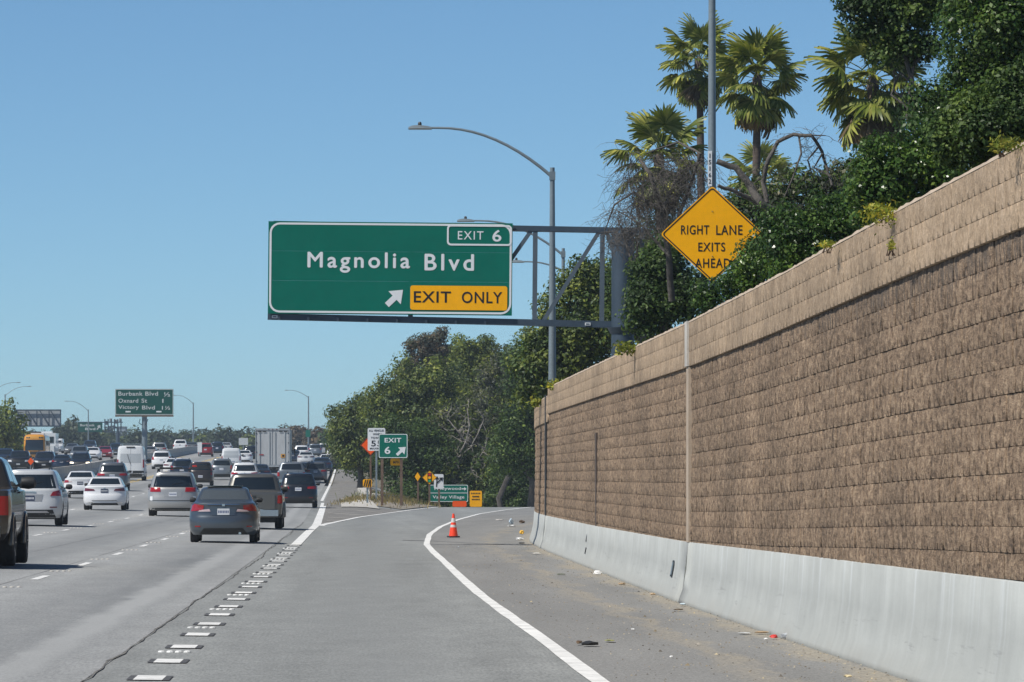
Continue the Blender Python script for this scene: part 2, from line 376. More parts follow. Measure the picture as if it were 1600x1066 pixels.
# base terrain: one sheet to the horizon, sunk a little below the pavements
xsn = np.concatenate([[-3000, -1500, -700, -350, -200, -120, -80], np.arange(-64, -1, 1.5), np.arange(-1, 12, 1.0), [16, 22, 30, 50, 90, 180, 400, 900, 2500]])
Dg = np.concatenate([[-40, 0, 20], geo(35, 6000, 130)])
V = []; 
for D in Dg:
    d = max(D, 1.0); z = ground(xsn, np.full(len(xsn), d))-.22
    V += [(x, D, zz) for x, zz in zip(xsn, z)]
nx = len(xsn)
Fc = [(i*nx+k, i*nx+k+1, (i+1)*nx+k+1, (i+1)*nx+k) for i in range(len(Dg)-1) for k in range(nx-1)]
tag(link('ground', fastmesh('ground', V, Fc, None, True), M['ground']), kind='structure')

Dn = np.concatenate([np.arange(4, 60, 4), np.arange(60, 420, 3.0)])
Dfar = np.concatenate([np.arange(4, 400, 5.0), geo(400, 1400, 50)])
ramp_road = strip('exit_ramp_road', lambda D: min(float(Xr(D)), float(XL(D)))-.62, lambda D: float(XR(D))+6.5, Dn, 15, -.014, M['asphalt'], brk=lambda D: float(Xr(D)), brk2=lambda D: float(XL(D))-.12)
strip('shoulder_pavement', lambda D: float(XR(D))+.07, lambda D: float(XR(D))+6.4, Dn[Dn < 345], 8, -.0105, M['shoulder_dirt'], uref=lambda D: float(np.interp(D, *zip(*WK))))
strip('gore_pavement', lambda D: float(Xr(D)), lambda D: min(float(XL(D)), float(Xr(D))+6), Dfar[(Dfar > 195) & (Dfar < 297)], 8, -.009, M['shoulder'])
strip('main_shoulder_pavement', lambda D: float(Xr(D)), lambda D: float(Xr(D))+2.3, Dfar[(Dfar > 290)], 4, .004, M['shoulder'])
freeway = strip('freeway_road', lambda D: float(Xr(D))-19.3, lambda D: float(Xr(D))-.55, np.concatenate([np.arange(4, 300, 1.2), geo(300, 1400, 90)]), 16, -.009, M['concrete_road'])
strip('opposite_freeway_road', lambda D: float(Xr(D))-43, lambda D: float(Xr(D))-20.3, Dfar, 16, -.004, M['concrete_road'])
# crooked cracked seam between the concrete lanes and the asphalt exit lane
def ribbon(path, wdt, dz, name, material, parent, jit=0):
    V = []; 
    for i, (x, D) in enumerate(path):
        a = path[max(i-1, 0)]; b = path[min(i+1, len(path)-1)]
        t = Vector((b[0]-a[0], b[1]-a[1])).normalized(); nrm = Vector((t.y, -t.x))
        ww = wdt*(1+jit*(random.random()-.5))
        for s in (-1, 1):
            X = x+nrm.x*ww/2*s; Y = D+nrm.y*ww/2*s; V.append((X, Y, gz1(X, Y)+dz))
    Fc = [(2*i, 2*i+1, 2*i+3, 2*i+2) for i in range(len(path)-1)]
    return link(name, fastmesh(name, V, Fc), material, parent)
off = .0; pth = []
for D in np.arange(42, 215, 1.1):
    off += (random.random()-.5)*.035; off *= .93
    pth.append((float(Xr(D))-.50+off, D))
ribbon([(x+(random.random()-.5)*.05, D) for x, D in pth], .020, -.005, 'dark_line', M['dark_line'], freeway, 1.2)
# faint longitudinal joints and patches in the freeway lanes
for o_, a, b in ((5.4, 90, 300), (3.8, 60, 260)):
    ribbon([(float(Xr(D))-o_, D) for D in np.arange(a, b, 3.0)], .014, -.006, 'joint', M['joint'], freeway, 1.5)

# painted markings (each stripe its own part of the road)
def stripe(road, x0, D0, L, wd, name='stripe', material='paint', dz=-.004, fn=Xr):
    P_ = [(float(fn(D))+x0, D) for D in np.linspace(D0, D0+L, max(2, int(L/3)+1))]
    return ribbon(P_, wd, dz, name, M[material], road)
D = 40.0
i = 0
while D < 147:
    s_ = D
    if D > 43:
        stripe(ramp_road, -.02, s_, 1.1, .25)
        for s in (-1, 1):
            stripe(ramp_road, -.02+s*.155, s_, 1.1, .06, 'contrast_patch', 'tar', -.006)
        if i % 2 == 0:       # rows of raised round markers
            mb = MB()
            for k in (-1.5, -.5, .5, 1.5):
                X = float(Xr(s_-1.2))-.06+k*.085; mb.lathe([(.038, -.012), (.036, 0), (.024, .006), (.002, .008)], (X, s_-1.2, .0), 8)
            mb.build('raised_marker', M['paint'], ramp_road)
    D += 4.57; i += 1
for n_, step in ((1, 14.6), (2, 14.6), (3, 14.6)):
    D = 46.0+n_*3.1
    while D < 620:
        stripe(freeway, -3.55*n_, D, 3.66, .13)
        if D < 260:
            mb = MB()
            for k in (-1, 0, 1, 2):
                X = float(Xr(D+8))-3.55*n_+k*.09-.05; mb.lathe([(.036, -.01), (.034, 0), (.024, .006), (.002, .008)], (X, D+8+k*.2, gz1(X, D+8)), 8)
            mb.build('raised_marker', M['kerb'], freeway)
        D += step
for n_ in (1, 2, 3):
    D = 46.
    while D < 560:
        stripe(tag(bpy.data.objects['opposite_freeway_road']), -21.6-3.6*n_, D+1, 3.66, .13); D += 14.6
ribbon([(float(Xr(D))-14.3, D) for D in np.arange(60, 700, 6)], .14, -.004, 'edge_line', M['paint_yellow'], freeway)
ribbon([(float(Xr(D))-14.65, D) for D in np.arange(60, 700, 6)], .14, -.004, 'edge_line', M['paint_yellow'], freeway)
ribbon([(float(Xr(D))-18.7, D) for D in np.arange(60, 700, 6)], .12, -.004, 'edge_line', M['paint_yellow'], freeway)
ribbon([(float(XR(D)), D) for D in np.arange(30, 352, 2.)], .16, -.004, 'edge_line', M['paint'], ramp_road, .18)
ribbon([(float(Xr(D)), D) for D in np.arange(147, 206, 3.)], .26, -.004, 'edge_line', M['paint'], ramp_road)
ribbon([(float(Xr(D))-.02*min(1, (D-204)/20), D) for D in np.arange(204, 312, 4.)], .30, -.002, 'edge_line', M['paint'], ramp_road)
ribbon([(float(Xr(D))-.18, D) for D in np.arange(318, 900, 6.)], .17, -.004, 'edge_line', M['paint'], freeway)
ribbon([(float(XL(D))+.04, D) for D in np.arange(202, 350, 3.)], .20, -.001, 'edge_line', M['paint'], ramp_road)
for D, a in ((222, .5), (238, .5), (256, .6), (274, .6)):      # cross joints of the gore paving
    xs = np.linspace(float(Xr(D))+.3, float(XL(D))-.25, 5)
    V = [(x, D+dy, gz1(x, D+dy)+.006) for x in xs for dy in (0, .9)]
    link('cross_joint', fastmesh('cross_joint', V, [(2*k, 2*k+2, 2*k+3, 2*k+1) for k in range(4)]), M['kerb'], bpy.data.objects['gore_pavement'])
# dark strip that crosses the ramp by the cone
V = [(x, D+dy, -.006) for x, D in ((-3.0, 157.5), (-2.3, 156), (-1.2, 151), (.2, 146), (.62, 144)) for dy in (0, 1.0)]
link('dark_line', fastmesh('dark_line', V, [(2*k, 2*k+2, 2*k+3, 2*k+1) for k in range(4)]), M['joint'], ramp_road)

# ------------------------------------------------------------------ barrier and block wall
_wx = smooth_knots(WK+[(6000, 600)], 9); WX = lambda D: float(np.interp(D, DD, _wx))
ZB = lambda D: float(np.interp(D, [20, 41, 50, 65, 80, 110, 150], [1.0, .96, .93, .885, .825, .79, .79]))
_zt = smooth_knots([(0,4.35),(20,4.25),(41,4.19),(50,4.12),(65,3.96),(80,3.86),(110,3.86),(142,3.86),(300,3.75),(6000,3.75)], 4)
ZT = lambda D: float(np.interp(D, DD, _zt))-(.19 if D > 138.5 else 0)
wall = empty('retaining_wall', (WX(60), 60, 0), 0, 'tall brown split-face block wall on a smooth grey concrete barrier beside the exit ramp', 'wall')
WO = Vector(wall.location)
def rel(v): return (v[0]-WO.x, v[1]-WO.y, v[2]-WO.z)
# path by arc length
Dp = np.arange(18, 262, .5); pts = np.array([(WX(d), d) for d in Dp]); seg = np.hypot(*np.diff(pts, axis=0).T); arc = np.concatenate([[0], np.cumsum(seg)])
def onwall(s):
    x = np.interp(s, arc, pts[:, 0]); d = np.interp(s, arc, pts[:, 1]); x2 = np.interp(s+.4, arc, pts[:, 0]); d2 = np.interp(s+.4, arc, pts[:, 1])
    t = Vector((x2-x, d2-d, 0)); 
    if t.length < 1e-6: t = Vector((-.03, 1, 0))
    t.normalize(); return Vector((x, d, 0)), t, Vector((t.y, -t.x, 0))      # point, tangent, into the bank (right)
# concrete barrier in cast lengths
joints = [float(np.interp(d, pts[:, 1], arc)) for d in (18.5, 34, 79.5, 140.5, 261)]
for a, b in zip(joints[:-1], joints[1:]):
    V = []; UV = []; ss = np.linspace(a+.004, b-.004, max(4, int((b-a)/1.5)))
    for s in ss:
        p, t, n = onwall(s); zb = ZB(p.y)
        for off_, z in ((0.45, -.05), (-.02, -.05), (0, .05), (.05, .18), (.10, zb*.55), (.125, zb-.012), (.14, zb), (.45, zb)):
            q = p+n*off_; V.append(rel((q.x, q.y, z))); UV.append((s, z))
    k = 8; m = len(ss)
    Fc = [(i*k+j, (i+1)*k+j, (i+1)*k+j+1, i*k+j+1) for i in range(m-1) for j in range(k-1)]
    Fc += [(0, 1, 2, 3), (3, 4, 5, 6), (0, 3, 6, 7), ((m-1)*k+3, (m-1)*k+2, (m-1)*k+1, (m-1)*k), ((m-1)*k+6, (m-1)*k+5, (m-1)*k+4, (m-1)*k+3), ((m-1)*k+7, (m-1)*k+6, (m-1)*k+3, (m-1)*k)]
    link('barrier_panel', fastmesh('barrier_panel', V, Fc, UV), M['barrier'], wall)
# mortar backing behind the blocks and sloped mortar cap
V = []; ss = np.arange(joints[0], joints[-1], 2.)
for s in ss:
    p, t, n = onwall(s); zt = ZT(p.y)
    for off_, z in ((.195, .3), (.195, zt-.03), (.40, zt-.02), (.40, .3)):
        q = p+n*off_; V.append(rel((q.x, q.y, z)))
link('mortar_backing', fastmesh('mortar_backing', V, [(4*i+j, 4*i+4+j, 4*i+4+(j+1) % 4, 4*i+(j+1) % 4) for i in range(len(ss)-1) for j in range(4)]), M['mortar'], wall)
# block variants: rough front face with depth
def block_variant(rough, seed):
    r = np.random.default_rng(seed); nu, nv = 5, 3; L_, Hh = .3985, .1955
    V = []
    for j in range(nv+1):
        for i in range(nu+1):
            edge = i in (0, nu) or j in (0, nv)
            d = -rough*.35*r.random() if edge else -rough*(.2+r.random()*.8)
            V.append((i/nu*L_, d, j/nv*Hh))     # local: x along wall, y into bank, z up
    nb = len(V); 
    for (x, z) in ((0, 0), (L_, 0), (L_, Hh), (0, Hh)): V.append((x, .05, z))
    Fc = [(j*(nu+1)+i, j*(nu+1)+i+1, (j+1)*(nu+1)+i+1, (j+1)*(nu+1)+i) for j in range(nv) for i in range(nu)]
    c0, c1, c2, c3 = 0, nu, (nv+1)*(nu+1)-1, nv*(nu+1)
    Fc += [(c0, nb, nb+1, c1), (c1, nb+1, nb+2, c2), (c2, nb+2, nb+3, c3), (c3, nb+3, nb, c0)]
    return np.array(V), np.array(Fc)
var = [block_variant(.016, k) for k in range(8)]; capv = [block_variant(.004, 50+k) for k in range(5)]
vm = [fastmesh('block', *v) for v in var]; cm = [fastmesh('block', *v) for v in capv]
for m_ in vm: m_.materials.append(M['block'])
for m_ in cm: m_.materials.append(M['capblock'])
sA = float(np.interp(22, pts[:, 1], arc)); sB = float(np.interp(168, pts[:, 1], arc)); sS = float(np.interp(142, pts[:, 1], arc))
places = []
for row in range(20):
    s = sA+(row % 2)*.2-.2
    while s < sB:
        p, t, n = onwall(s); zt = ZT(p.y)-.015
        z = zt-.2*(row+1)
        if z > ZB(p.y)-.19: places.append((s, row, z, p, t, n))
        s += .4
# largest on screen first
vis = [q for q in places if 800+F*q[3].x/q[3].y < 1612]
vis.sort(key=lambda q: q[3].y); near = set(id(q) for q in vis[:296])
acc = {0: ([], []), 1: ([], [])}; cnt = [0, 0]
for q in places:
    s, row, z, p, t, n = q
    cap = row < 3; jit = random.uniform(-.005, .005)-.002*(row % 3)-.0038*max(0., min(5., (1.9-z)/.2)) if not cap else random.uniform(-.002, .002)
    base = p+n*((.130 if cap else .170)+jit); k = random.randrange(5 if cap else 8)
    if row == 0: zz = z; 
    if id(q) in near:
        o = bpy.data.objects.new('block', cm[k] if cap else vm[k]); COL.objects.link(o); o.parent = wall
        o.matrix_local = Matrix(((t.x, n.x, 0, base.x-WO.x), (t.y, n.y, 0, base.y-WO.y), (0, 0, 1, z), (0, 0, 0, 1)))
    else:
        Vv, Fv = (capv if cap else var)[k]; R = np.array([[t.x, n.x, 0], [t.y, n.y, 0], [0, 0, 1]])
        a = acc[int(cap)]; a[0].append(Vv@R.T+np.array([base.x-WO.x, base.y-WO.y, z])); a[1].append(Fv+cnt[int(cap)]); cnt[int(cap)] += len(Vv)
for c_, mt in ((0, 'block'), (1, 'capblock')):
    o = link('block_courses', fastmesh('block_courses', np.concatenate(acc[c_][0]), np.concatenate(acc[c_][1])), M[mt], wall); o['kind'] = 'stuff'
    if c_: o['label'] = 'smoother lighter top courses of the wall'
# thin mortar cap on top, lumpy
V = []; ss = np.arange(sA, sB, .25)
for s in ss:
    p, t, n = onwall(s); zt = ZT(p.y)-.016; r_ = random.uniform(-.006, .012)
    for off_, z in ((.125, zt), (.15, zt+.035+r_), (.30, zt+.05+r_), (.42, zt)):
        q = p+n*off_; V.append(rel((q.x, q.y, z)))
link('wall_coping', fastmesh('wall_coping', V, [(4*i+j, 4*i+j+1, 4*i+j+5, 4*i+j+4) for i in range(len(ss)-1) for j in range(3)], None, True), M['wallcap'], wall)
# joints in the wall
def post_on_wall(d, wd, z0, z1, o0, o1, name, material):
    s = float(np.interp(d, pts[:, 1], arc)); p, t, n = onwall(s); a = p+n*o0+t*(-wd/2); mb = MB()
    vs = [rel((q.x, q.y, z)) for z in (z0, z1) for q in (p+n*o0-t*wd/2, p+n*o0+t*wd/2, p+n*o1+t*wd/2, p+n*o1-t*wd/2)]
    mb.add(vs, [(0,1,2,3),(7,6,5,4),(0,4,5,1),(1,5,6,2),(2,6,7,3),(3,7,4,0)]); return mb.build(name, material, wall)
post_on_wall(79.6, .50, ZB(80)+.0, ZT(80)-.62, .120, .2, 'expansion_joint', M['wallcap'])
post_on_wall(79.6, .50, ZT(80)-.61, ZT(80)+.01, .098, .2, 'expansion_joint', M['kerb'])
post_on_wall(110, .55, ZB(110), ZB(110)+1.78, .135, .2, 'groove', m_speckled('groove_dirt', (.07,.052,.042), .2, 2, 20, .95))
post_on_wall(140.6, .75, ZB(140), ZT(142)+.05, .115, .2, 'groove', M['trim'])
for d, z0, z1 in ((82.5, .30, .53), (113, .22, .34), (113.6, .45, .62)):
    s = float(np.interp(d, pts[:, 1], arc)); p, t, n = onwall(s); mb = MB()
    c = p+n*.055; hw = .10 if d > 100 else .22; fo = lambda z: .05*(z-.18)/(.45-.18)+.035
    vs = [rel((q.x, q.y, z)) for z in (z0, z1) for q in (p+n*(fo(z))-t*hw, p+n*(fo(z))+t*hw, p+n*(fo(z)+.06)+t*hw, p+n*(fo(z)+.06)-t*hw)]
    mb.add(vs, [(0,1,2,3),(7,6,5,4),(0,4,5,1),(1,5,6,2),(2,6,7,3),(3,7,4,0)])
    o = mb.build('drain_slot', M['trim'], wall)
    if d < 100:
        mb = MB(); hw = .10; z0 += .03; z1 -= .03; vs = [rel((q.x, q.y, z)) for z in (z0, z1) for q in (p+n*(fo(z)-.008)-t*hw, p+n*(fo(z)-.008)+t*hw, p+n*(fo(z)+.02)+t*hw, p+n*(fo(z)+.02)-t*hw)]
        mb.add(vs, [(0,1,2,3),(7,6,5,4),(0,4,5,1),(1,5,6,2),(2,6,7,3),(3,7,4,0)]); mb.build('grate', M['galv'], o)
# bank behind the wall
V = []; ds = np.arange(20, 262, 4.)
for d in ds:
    for k, (dx, dz) in enumerate(((.3, -.25), (1.5, -.15), (4, .1), (9, .6), (20, 1.4), (60, 2.5))):
        V.append((WX(d)+dx, d, ZT(d)+dz+.15*math.sin(d*.7+k)))
tag(link('bank', fastmesh('bank', V, [(6*i+j, 6*i+j+1, 6*i+j+7, 6*i+j+6) for i in range(len(ds)-1) for j in range(5)], None, True), M['leafmold']), kind='structure')

# dirt blown against the barrier: ragged sheet, crumbs
V = []; Fc = []; n = 0
for k in range(2600):
    d = 38+110*random.random()**1.5; tt = random.random()**1.6; x = WX(d)-.03-tt*2.6
    if x < float(XR(d))+.15: continue
    r = random.uniform(.003, .011)*(1+1.0*(random.random() < .05)); a = random.random()*6.28
    q = [(math.cos(a+j*2.1)*r*(1+.6*random.random()), math.sin(a+j*2.1)*r*(1+.6*random.random())*1.8) for j in range(3)]
    V += [(x+u, d+v, .004) for u, v in q]+[(x, d, r*1.1+.004)]; Fc += [(n, n+1, n+3), (n+1, n+2, n+3), (n+2, n, n+3)]; n += 4
tag(link('gravel', fastmesh('gravel', V, Fc), m_leaf('gravel', (.08, .07, .06), (.2, .17, .13), (.42, .38, .32), 0, .95)), 'scattered grit and pebbles on the shoulder below the barrier', 'gravel', kind='stuff')

# ------------------------------------------------------------------ foliage
def leafmesh(name, C, Nn, size, ratio=.5):
    n = len(C); a = rng.normal(size=(n, 3)); a -= (a*Nn).sum(1, keepdims=True)*Nn; a /= np.linalg.norm(a, axis=1, keepdims=True)+1e-9
    b = np.cross(Nn, a); s = size[:, None]; bend = Nn*s*.18
    V = np.stack([C-a*s, C-b*s*ratio+bend, C+a*s, C+b*s*ratio+bend], 1).reshape(-1, 3)
    return fastmesh(name, V, np.arange(4*n).reshape(-1, 4))
def puffs(ells, npuff, pr, nleaf, leaf, fill=.35, ragged=.25):
    C = []; Nn = []; Sz = []
    vol = np.array([e[3]*e[4]*e[5] for e in ells])**(2/3); vol /= vol.sum()
    for e, v in zip(ells, vol):
        k = max(3, int(npuff*v)); c = np.array(e[:3]); r = np.array(e[3:6])
        u = rng.normal(size=(k, 3)); u /= np.linalg.norm(u, axis=1, keepdims=True)
        rr = np.where(rng.random(k) < fill, rng.random(k)**.5*.85, 1+ragged*(rng.random(k)-.6))
        pc = c+u*r*rr[:, None]
        for i in range(k):
            p_r = pr*(.55+.9*rng.random()); m = max(4, int(nleaf*(p_r/pr)**2))
            q = rng.normal(size=(m, 3)); q /= np.linalg.norm(q, axis=1, keepdims=True)
            C.append(pc[i]+q*(p_r*(.35+.65*rng.random((m, 1))**.6))*np.array([1, 1, .75]))
            nn = q*.7+u[i]*.25+np.array([0, 0, .3])+rng.normal(size=(m, 3))*.45; Nn.append(nn/np.linalg.norm(nn, axis=1, keepdims=True)); Sz.append(leaf*(.45+1.15*rng.random(m)))
    return np.concatenate(C), np.concatenate(Nn), np.concatenate(Sz)
def limb(mb, a, b, r0, r1, wob=.15, n=6, seg=6):
    a = Vector(a); b = Vector(b); L_ = (b-a).length; P_ = []
    for i in range(n+1):
        t = i/n; q = a.lerp(b, t)+Vector((random.uniform(-1, 1), random.uniform(-1, 1), random.uniform(-.5, .5)))*wob*L_*.25*math.sin(t*math.pi)
        P_.append(q)
    mb.tube(P_, [r0+(r1-r0)*i/n for i in range(n+1)], seg); return P_
def tree(name, label, ellpx, D, base, mats, npuff=120, pr=.6, nleaf=40, leaf=.12, cat='tree', tr=.18, group=None, fill=.35, ragged=.25, bark='bark', depth=1.0, ratio=.5):
    """ellpx: (px, py, rx_px, ry_px[, dD]) crown masses read off the photo at distance D"""
    s = D/F; E = []
    for e in ellpx:
        dd = D+(e[4] if len(e) > 4 else 0); c = W(e[0], e[1], dd); rx = e[2]*s; rz = e[3]*s
        E.append((c.x, c.y, c.z, rx, min(rx, max(rz, rx*.6))*depth, rz))
    bx = W(base[0], 0, D).x; bz = base[1]
    root = empty(name, (bx, D, bz), 0, label, cat, group); mb = MB(); o0 = Vector((bx, D, bz))
    top = max(E, key=lambda e: e[2])
    trunk = limb(mb, (0, 0, 0), Vector((sum(e[0] for e in E)/len(E), D, sum(e[2] for e in E)/len(E)))-o0, tr, tr*.6, .2)
    for e in E:
        c = Vector(e[:3])-o0; st = trunk[random.randint(2, 5)]; l1 = limb(mb, st, c, tr*.45, tr*.14, .35)
        for k in range(4):
            u = Vector((random.uniform(-1, 1), random.uniform(-1, 1), random.uniform(-.3, 1)))*.75
            limb(mb, l1[random.randint(3, 6)], c+Vector((u.x*e[3], u.y*e[4], u.z*e[5])), tr*.12, tr*.03, .4, 5, 4)
    mb.build('trunk', M[bark], root, 60)
    if not isinstance(mats, (list, tuple)): mats = [mats]
    for k, mt in enumerate(mats):
        C, Nn, Sz = puffs(E, npuff//len(mats), pr, nleaf, leaf, fill, ragged)
        link('crown', leafmesh('crown', C-np.array(o0), Nn, Sz, ratio), M[mt], root)
    return root

# trees and shrubs on the bank behind the block wall (near, right)
def zb_(D): return ZT(D)-.1
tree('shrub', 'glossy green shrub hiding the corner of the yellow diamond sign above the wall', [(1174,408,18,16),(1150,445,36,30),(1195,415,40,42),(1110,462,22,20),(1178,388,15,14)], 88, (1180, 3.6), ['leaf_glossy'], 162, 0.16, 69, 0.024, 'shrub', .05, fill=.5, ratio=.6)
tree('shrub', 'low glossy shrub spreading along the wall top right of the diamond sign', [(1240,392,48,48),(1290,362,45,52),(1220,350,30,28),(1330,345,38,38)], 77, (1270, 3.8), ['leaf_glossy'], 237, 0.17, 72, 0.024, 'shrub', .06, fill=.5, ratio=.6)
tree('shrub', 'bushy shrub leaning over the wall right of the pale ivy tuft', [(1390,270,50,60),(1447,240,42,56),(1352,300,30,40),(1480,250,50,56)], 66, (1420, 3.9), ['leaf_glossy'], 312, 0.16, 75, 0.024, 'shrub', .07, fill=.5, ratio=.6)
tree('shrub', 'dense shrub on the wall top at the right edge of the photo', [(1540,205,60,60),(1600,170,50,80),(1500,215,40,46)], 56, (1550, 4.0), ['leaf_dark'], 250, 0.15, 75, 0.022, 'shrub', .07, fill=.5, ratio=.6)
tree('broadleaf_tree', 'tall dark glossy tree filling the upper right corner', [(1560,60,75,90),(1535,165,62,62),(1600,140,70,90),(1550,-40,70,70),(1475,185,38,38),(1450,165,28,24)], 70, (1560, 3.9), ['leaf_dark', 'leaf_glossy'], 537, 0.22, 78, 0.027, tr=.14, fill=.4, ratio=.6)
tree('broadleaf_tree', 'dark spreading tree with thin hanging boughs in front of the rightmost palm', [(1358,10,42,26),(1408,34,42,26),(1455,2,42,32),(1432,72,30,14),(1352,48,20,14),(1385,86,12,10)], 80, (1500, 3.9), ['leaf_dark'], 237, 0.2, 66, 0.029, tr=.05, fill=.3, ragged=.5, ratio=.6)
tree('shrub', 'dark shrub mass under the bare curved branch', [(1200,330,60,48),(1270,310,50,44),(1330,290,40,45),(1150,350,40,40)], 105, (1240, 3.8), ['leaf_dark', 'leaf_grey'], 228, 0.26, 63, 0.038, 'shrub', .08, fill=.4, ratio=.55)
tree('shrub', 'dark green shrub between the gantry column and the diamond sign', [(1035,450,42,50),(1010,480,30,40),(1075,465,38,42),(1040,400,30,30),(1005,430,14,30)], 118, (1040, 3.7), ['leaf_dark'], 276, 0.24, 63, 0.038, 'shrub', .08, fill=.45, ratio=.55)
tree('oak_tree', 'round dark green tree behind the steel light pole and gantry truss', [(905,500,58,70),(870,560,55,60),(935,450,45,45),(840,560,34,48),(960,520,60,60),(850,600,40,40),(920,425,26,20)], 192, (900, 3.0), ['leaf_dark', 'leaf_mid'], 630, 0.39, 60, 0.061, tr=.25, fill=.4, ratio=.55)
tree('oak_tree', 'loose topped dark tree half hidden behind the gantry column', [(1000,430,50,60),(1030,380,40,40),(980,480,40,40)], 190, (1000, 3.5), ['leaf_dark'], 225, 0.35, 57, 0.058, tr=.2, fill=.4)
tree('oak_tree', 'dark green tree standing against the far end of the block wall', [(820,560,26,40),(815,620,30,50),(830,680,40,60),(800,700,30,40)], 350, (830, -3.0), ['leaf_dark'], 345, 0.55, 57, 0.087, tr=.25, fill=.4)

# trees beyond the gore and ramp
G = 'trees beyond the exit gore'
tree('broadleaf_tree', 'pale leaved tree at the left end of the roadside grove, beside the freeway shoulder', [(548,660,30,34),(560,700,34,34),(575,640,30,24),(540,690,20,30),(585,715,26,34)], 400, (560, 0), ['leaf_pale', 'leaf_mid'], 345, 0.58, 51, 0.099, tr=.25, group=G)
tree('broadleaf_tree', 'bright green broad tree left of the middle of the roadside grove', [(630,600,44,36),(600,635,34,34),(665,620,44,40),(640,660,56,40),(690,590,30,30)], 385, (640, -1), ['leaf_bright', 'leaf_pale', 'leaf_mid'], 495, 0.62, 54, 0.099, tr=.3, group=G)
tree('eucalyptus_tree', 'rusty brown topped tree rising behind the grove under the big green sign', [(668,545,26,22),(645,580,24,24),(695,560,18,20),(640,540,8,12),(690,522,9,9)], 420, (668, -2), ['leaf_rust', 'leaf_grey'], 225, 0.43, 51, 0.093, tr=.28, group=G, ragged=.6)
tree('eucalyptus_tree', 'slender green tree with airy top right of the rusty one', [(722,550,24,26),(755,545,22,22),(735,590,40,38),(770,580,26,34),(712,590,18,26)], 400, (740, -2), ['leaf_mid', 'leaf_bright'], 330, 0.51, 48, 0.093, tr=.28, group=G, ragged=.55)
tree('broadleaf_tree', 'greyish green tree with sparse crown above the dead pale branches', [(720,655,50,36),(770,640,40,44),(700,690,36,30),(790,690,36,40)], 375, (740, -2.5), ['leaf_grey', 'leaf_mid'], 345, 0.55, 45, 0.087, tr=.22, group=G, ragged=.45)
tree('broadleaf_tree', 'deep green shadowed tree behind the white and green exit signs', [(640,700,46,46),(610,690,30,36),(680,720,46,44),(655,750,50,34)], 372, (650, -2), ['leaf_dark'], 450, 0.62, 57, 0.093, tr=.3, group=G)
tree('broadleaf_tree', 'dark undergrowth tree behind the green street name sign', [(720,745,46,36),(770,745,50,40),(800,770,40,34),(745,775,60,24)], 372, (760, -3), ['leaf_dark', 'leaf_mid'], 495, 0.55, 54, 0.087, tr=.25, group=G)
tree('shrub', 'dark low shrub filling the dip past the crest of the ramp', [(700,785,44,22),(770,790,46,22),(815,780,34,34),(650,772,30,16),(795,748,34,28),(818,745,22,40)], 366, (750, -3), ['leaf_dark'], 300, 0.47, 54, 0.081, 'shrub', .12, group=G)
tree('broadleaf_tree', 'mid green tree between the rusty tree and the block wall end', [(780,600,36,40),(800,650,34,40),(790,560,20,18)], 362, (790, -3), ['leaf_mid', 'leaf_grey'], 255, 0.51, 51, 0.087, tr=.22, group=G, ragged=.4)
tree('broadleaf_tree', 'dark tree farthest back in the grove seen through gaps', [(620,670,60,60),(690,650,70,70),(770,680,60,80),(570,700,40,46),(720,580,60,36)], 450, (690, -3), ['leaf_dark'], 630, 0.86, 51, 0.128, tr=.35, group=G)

# bare branching things
def bare(name, label, chains, D, base, material, twigs=0, tl=.7, droop=-.6, tw=.006, r=.05, box=None, cat='tree', group=None):
    root = empty(name, (W(base[0], 0, D).x, D, base[1]), 0, label, cat, group); o0 = Vector(root.location); mb = MB(); nodes = []
    for ch in chains:
        P_ = [W(x, y, D+random.uniform(-.3, .3))-o0 for x, y in ch[0]]
        Q = []
        for a, b in zip(P_[:-1], P_[1:]): Q += [a.lerp(b, k/3)+Vector((random.uniform(-1, 1), random.uniform(-1, 1), random.uniform(-1, 1)))*.012*ch[1]*20*(k > 0) for k in range(3)]
        Q.append(P_[-1]); m = len(Q); mb.tube(Q, [ch[1]+(ch[2]-ch[1])*i/(m-1) for i in range(m)], 7); nodes += Q
    mb.build('trunk', M[material], root, 60)
    if twigs:
        mb = MB()
        for k in range(twigs):
            a = random.choice(nodes) if box is None else W(random.uniform(box[0], box[2]), random.uniform(box[1], box[3])*1.0, D+random.uniform(-.8, .8))-o0
            p = Vector(a); d = Vector((random.uniform(-1, 1), random.uniform(-1, 1), random.uniform(-.5, 1))); Q = [p.copy()]
            for j in range(6):
                d = (d+Vector((random.uniform(-.6, .6), random.uniform(-.6, .6), random.uniform(-.5, .5)+droop*.5))).normalized(); p = p+d*tl/6; Q.append(p.copy())
            mb.tube(Q, [tw*(1-.12*j) for j in range(7)], 3, False)
            for j in (2, 3, 4):
                e = Q[j]+Vector((random.uniform(-1, 1), random.uniform(-1, 1), random.uniform(-1, .6)))*tl*.28; mb.tube([Q[j], Q[j].lerp(e, .5)+Vector((0, 0, -.02)), e], tw*.6, 3, False)
        mb.build('twigs', M[material], root)['kind'] = 'stuff'
    return root
bare('dead_tree', 'bare dark tree with a thick limb arching over beside the diamond sign pole', [
    ([(1232,365),(1215,335),(1190,318),(1172,290),(1150,262),(1120,252)], .085, .05),
    ([(1215,335),(1175,312),(1150,300),(1122,290)], .05, .03),
    ([(1198,318),(1192,285),(1200,250),(1215,222),(1240,210),(1268,212),(1285,238),(1292,262),(1300,290)], .045, .022),
    ([(1248,210),(1252,240),(1240,275),(1222,318)], .02, .012), ([(1280,228),(1262,250),(1272,285)], .02, .01),
    ([(1262,212),(1290,212)], .014, .008), ([(1285,240),(1272,262),(1298,275)], .018, .008)], 100, (1235, 3.8), 'bark', 60, .45, -.3, .006)
